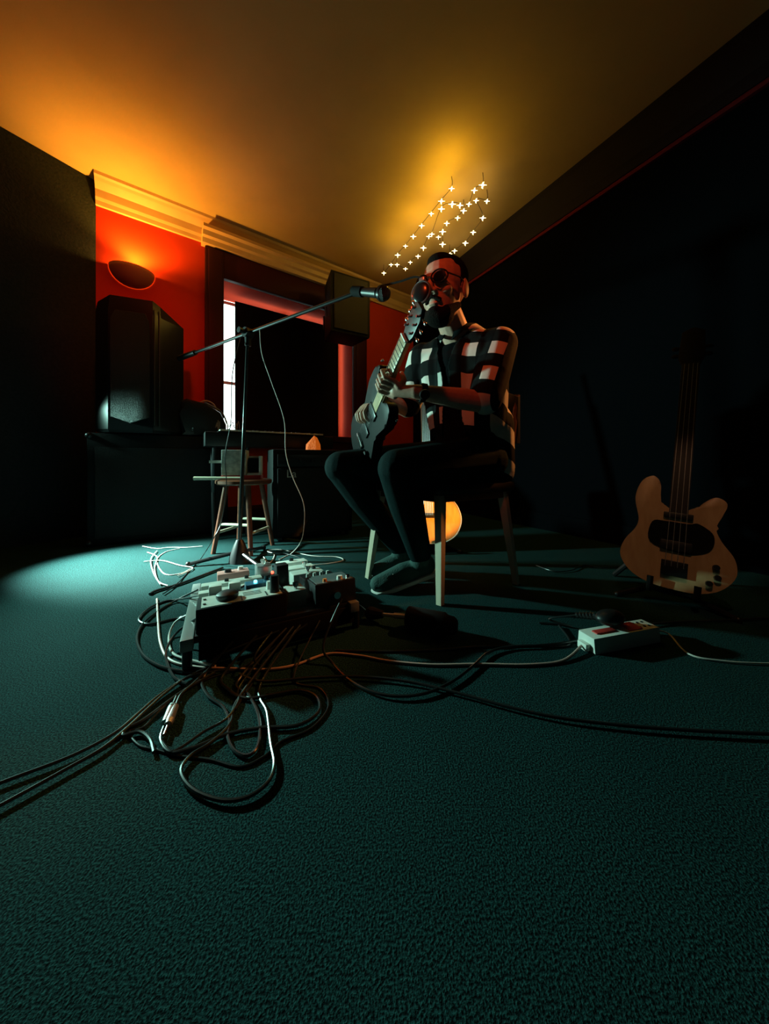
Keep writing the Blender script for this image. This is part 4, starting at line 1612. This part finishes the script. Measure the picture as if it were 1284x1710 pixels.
# ------------------------------------------------------------------ power strip
s0_, s1_ = G(994, 1094, 0.0), G(1104, 1072, 0.0)
sd2 = (s1_ - s0_).normalized()
ss2 = V((-sd2.y, sd2.x, 0))
SM = frame(s0_, sd2, ss2, V((0, 0, 1)))
SL = (s1_ - s0_).length
psx = thing('power_strip', s0_ + sd2 * SL / 2 + ss2 * 0.03, 'white power strip with red switch and holes on the carpet', 'power strip')
mb = MB()
mb.prism([(0, 0.0), (0.06, 0.0), (0.056, 0.042), (0.004, 0.042)], 0.0, SL, frame(s0_, ss2, V((0, 0, 1)), sd2), 0.004)
mb.build('body', M_white, psx)
mb = MB()
mb.box((0.065, 0.030, 0.0435), (0.07, 0.018, 0.004), SM, 0.001)
tag(mb.build('switch', M_red, psx), 'red switch')
mb = MB()
mb.box((0.165, 0.030, 0.0435), (0.05, 0.040, 0.003), SM, 0.001)
tag(mb.build('red_plate', M_red, psx), 'red plate')
for k in range(5):
    for r_ in (0.020, 0.042):
        mb = MB()
        p = SM @ V((SL - 0.02 - k * 0.018, r_, 0.0415))
        mb.cyl(p, p + V((0, 0, 0.0018)), 0.004, seg=10)
        mb.build('socket_hole', M_blackm, psx)
mb = MB()
mb.box((-0.008, 0.03, 0.012), (0.016, 0.03, 0.02), SM, 0.003)
mb.build('cable_gland', M_white, psx)
pgl = thing('mains_plug', SM @ V((0.125, 0.05, 0.044)), 'black mains plug pushed into the white power strip', 'plug')
mb = MB()
mb.ell((0.115, 0.052, 0.066), (0.048, 0.030, 0.022), SM)
mb.build('plug_body', M_black, pgl)
mb = MB()
mb.cyl(SM @ V((0.085, 0.075, 0.064)), SM @ V((0.05, 0.115, 0.052)), 0.011, 0.007, 10)
for k in range(5):
    mb.cyl(SM @ V((0.078 - k * 0.006, 0.083 + k * 0.0068, 0.062 - 0.002 * k)), SM @ V((0.076 - k * 0.006, 0.085 + k * 0.0068, 0.0615 - 0.002 * k)), 0.0125 - 0.0008 * k, seg=10)
mb.build('strain_relief', M_black, pgl)

# ------------------------------------------------------------------ cables
CZ = [0]


def cable(label, pts, r=0.004, m=M_cable, group='cables on the carpet', name='cable', plug=None, n=7, cat='cable'):
    """pts: (px, py) on the floor, (px, py, z) at height z, or world Vectors"""
    CZ[0] += 1
    r *= 0.58
    lift = 0.0006 * (CZ[0] % 9)
    w3 = []
    for p in pts:
        if isinstance(p, Vector):
            w3.append(p)
        else:
            z = max(p[2], r) if len(p) > 2 else r + lift
            w3.append(G(p[0], p[1], z))
    line = catmull(w3, n)
    for q_ in line:
        if q_.z < r:
            q_.z = r
    mb = MB()
    mb.tube(line, r, 8)
    if plug is None:
        return single(mb, name, m, label, cat, group)
    t = thing(name, V((w3[0].x, w3[0].y, 0)), label, cat, group)
    mb.build('lead', m, t)
    for end in plug:
        a, b_ = (line[0], line[3]) if end == 0 else (line[-1], line[-4])
        d = (a - b_).normalized()
        mb = MB()
        a = V((a.x, a.y, max(a.z, 0.009)))
        mb.cyl(a - d * 0.005, a + d * 0.035, 0.0075, 0.0085, 12)
        mb.cyl(a + d * 0.035, a + d * 0.045, 0.009, 0.007, 12)
        mb.build('plug_sleeve', M_metal, t)
        mb = MB()
        mb.cyl(a + d * 0.045, a + d * 0.072, 0.0032, 0.0032, 10)
        mb.build('plug_tip', M_chrome, t)
    return t


pbl = lambda x, y, z=0.0: PM @ V((x, y, z))
# pinkish mains lead from the board to the power strip
cable('pinkish mains lead running from the pedalboard to the white power strip', [(262, 1000), (264, 1040), (268, 1075), (284, 1102), (330, 1114), (398, 1117), (445, 1118), (491, 1111), (547, 1092), (600, 1095), (650, 1104), (720, 1110), (800, 1109), (880, 1110), (940, 1103), SM @ V((-0.016, 0.03, 0.012))], 0.0058, M_pink)
cable('black lead hooked in a long loop left of the pedalboard', [pbl(0.10, 0.20, 0.05), (318, 998, 0.05), (290, 1002), (255, 1012), (232, 1033), (250, 1042), (300, 1032), (345, 1008, 0.07), pbl(0.16, 0.26, 0.05)], 0.0062)
cable('black lead curling widely round the left end of the pedalboard', [(330, 985, 0.05), (290, 1005), (245, 1035), (229, 1062), (236, 1090), (262, 1110), (300, 1120), (340, 1122)], 0.0062)
cable('black lead bulging round the front left foot of the board', [pbl(0.02, 0.10, 0.02), (300, 1052, 0.04), (282, 1075, 0.02), (277, 1100), (290, 1130), (312, 1142)], 0.0060)
cable('pale lead arching by the left rail of the pedalboard', [(311, 1028, 0.05), (292, 1040, 0.03), (282, 1065), (290, 1092), (330, 1105), (360, 1112)], 0.0055, M_cablew)
cable('black lead swinging from the board\'s rear panel towards the lower left coil', [pbl(0.22, -0.01, -0.03), (363, 1096, 0.03), (356, 1112), (330, 1122), (300, 1138), (262, 1164), (232, 1190), (190, 1225), (120, 1262), (20, 1300), (-60, 1330)], 0.0052)
cable('longest straight black lead of the lower left bundle', [pbl(0.30, -0.01, -0.03), (410, 1112), (367, 1120), (317, 1130), (280, 1154), (246, 1184), (214, 1214), (170, 1250), (100, 1290), (0, 1345), (-70, 1380)], 0.0052)
cable('lead in the lower left bundle ending in a bright plug below the board', [(345, 1120), (322, 1142), (302, 1160), (291, 1184)], 0.0052, plug=[3], n=7)
cable('thin black lead swinging widest right below the pedalboard', [(400, 1118), (352, 1132), (310, 1152), (270, 1184), (240, 1214), (216, 1222), (232, 1244), (262, 1252), (300, 1262), (350, 1268), (400, 1280), (440, 1264), (470, 1238), (520, 1216), (548, 1180), (535, 1150), (490, 1132), pbl(0.34, -0.004, -0.03)], 0.0038)
cable('black lead hanging out of the board in a short S toward the coil', [pbl(0.20, -0.006, -0.03), (425, 1096, 0.04), (433, 1114), (424, 1136), (408, 1160), (393, 1184)], 0.0046)
cable('black lead bending from the bundle down through a small hook loop', [pbl(0.10, -0.004, -0.03), (340, 1130), (346, 1160), (372, 1180), (383, 1206), (380, 1228), (390, 1252), (411, 1262), (428, 1250), (434, 1222), (430, 1190), (415, 1160), (398, 1136), pbl(0.24, -0.004, -0.03)], 0.0056)
cable('black lead folding into a flat loop right of the bundle', [(268, 1236), (286, 1256), (318, 1250), (336, 1244), (380, 1226), (432, 1216), (497, 1211), (532, 1188), (528, 1163), (500, 1153), (455, 1160), (410, 1166), (380, 1150), (372, 1128), pbl(0.16, -0.004, -0.03)], 0.0060)
cable('black lead of the lower left bundle with hooked end', [(360, 1122), (300, 1158), (240, 1202), (212, 1216), (206, 1228), (232, 1222), (250, 1234), (257, 1256)], 0.0060)
cable('dark lead lying in a wide ring nearest the camera', [pbl(0.28, -0.004, -0.03), (436, 1140), (446, 1190), (452, 1240), (458, 1275), (448, 1305), (415, 1330), (370, 1336), (322, 1318), (302, 1288), (318, 1262), (352, 1240), (384, 1208), (402, 1160), pbl(0.26, -0.004, -0.03)], 0.0056)
cable('black lead with plugs in a tight curve below the bundle', [(277, 1206), (268, 1232), (278, 1252), (296, 1252), (340, 1222), (378, 1200), (398, 1170), (404, 1140), pbl(0.23, -0.004, -0.035)], 0.0048, plug=[0])
# leads running right over the carpet
cable('black lead plugged into the black box pedal, looping to the plug', [T @ V((0.0, -0.11, 0.030)), (540, 1075, 0.04), (556, 1108), (590, 1140), (640, 1160), (700, 1160), (752, 1140), (790, 1112), (815, 1090), (850, 1080), (905, 1077), (960, 1070), (1030, 1050), (1110, 1040), (1200, 1036), (1330, 1030)], 0.0058)
cable('black lead crossing the open carpet to the far right front', [(400, 1126), (440, 1138), (520, 1132), (600, 1130), (680, 1138), (760, 1156), (840, 1178), (920, 1196), (1010, 1208), (1100, 1216), (1200, 1222), (1300, 1226), (1400, 1228)], 0.0058)
cable('black lead running straight right behind the pinkish mains lead', [(560, 1086), (640, 1088), (720, 1086), (800, 1080), (880, 1078), (950, 1076), SM @ V((0.02, 0.15, 0.006))], 0.0055)
cable('thin black lead from the board to the fat black adapter', [pbl(0.44, 0.22, 0.06), (540, 990, 0.03), (570, 1001), (596, 1008), e2 - dj * 0.01], 0.0035)
cable('black plug lead curving into the power strip', [SM @ V((0.05, 0.115, 0.052)), SM @ V((0.0, 0.17, 0.02)), (955, 1046), (930, 1042), (900, 1040)], 0.005)
cable('pale thin lead leaving the power strip to the right', [SM @ V((SL + 0.002, 0.03, 0.02)), SM @ V((SL + 0.06, 0.02, 0.006)), (1150, 1092), (1210, 1104), (1290, 1108), (1380, 1106)], 0.004, M_cablew)
# connector box with a lead behind the board
cable('black lead with fat connector behind the pedalboard', [(430, 948), (470, 955), (510, 962), (545, 966)], 0.0075, plug=None)
# heap of pale wires by the cabinet
heap = [[(238, 912), (262, 916), (285, 914), (312, 914), (338, 912)], [(240, 938), (270, 936), (300, 944), (322, 949), (296, 962)], [(246, 922), (262, 930), (258, 948), (264, 970), (280, 978)],
        [(262, 920), (252, 934), (256, 956), (268, 976)], [(300, 916), (276, 922), (262, 936), (274, 958), (300, 958), (318, 950)]]
labs = ['pale wire lying straightest along the foot of the black cabinet', 'pale wire crossing the lit carpet patch sideways', 'pale wire snaking toward the pedalboard through the lit patch', 'leftmost pale wire bowing across the lit carpet patch', 'pale wire curled into a loop on the lit carpet patch']
for lab, pts in zip(labs, heap):
    cable(lab, pts, 0.0042, M_cablew, 'pale wires by the black cabinet', n=6)
cable('bundled black leads running from the lit patch to the board', [(250, 992), (262, 986), (300, 975), (345, 958), (372, 948)], 0.009)
cable('pale lead bowed against the foot of the bass cabinet', [(190, 893, 0.03), (205, 884, 0.04), (225, 880, 0.03), (240, 886, 0.01)], 0.006, M_cablew)
# coil under the mic stand
cable('pale microphone lead coiled on the floor right of the stand', [(440, 930), (450, 940), (458, 926), (446, 920), (470, 918), (520, 928), (562, 930), (572, 936), (540, 942), (490, 944), (466, 938)], 0.0042, M_cablew)
cable('dark lead coiled flat beside the mic stand foot', [(425, 934), (440, 926), (470, 924), (500, 932), (480, 944), (440, 944), (424, 938)], 0.006)
# microphone leads
bm2 = clutch + bd * 0.10
cable('thin pale microphone lead hanging from the boom to the floor', [bm2, P(437, 590, 1.66), P(452, 635, 1.68), P(474, 700, 1.70), P(477, 755, 1.70), P(488, 795, 1.71), P(506, 838, 1.72), P(508, 872, 1.73), P(502, 905, 1.74), (484, 926), (466, 934)], 0.0035, M_cablew, 'microphone leads')
cable('dark microphone lead falling along the stand to the pedalboard', [clutch - bd * 0.05 + V((0, -0.02, -0.02)), P(388, 625, 1.66), P(386, 700, 1.66), P(376, 760, 1.66), P(378, 812, 1.66), P(370, 870, 1.66), P(356, 900, 1.62), (330, 940), (295, 975), (272, 992)], 0.0042, M_cable, 'microphone leads')
cable('black power lead looping on the carpet behind the man\'s chair', [(895, 944), (925, 954), (955, 952), (975, 944), (1005, 948), (1040, 946)], 0.004)
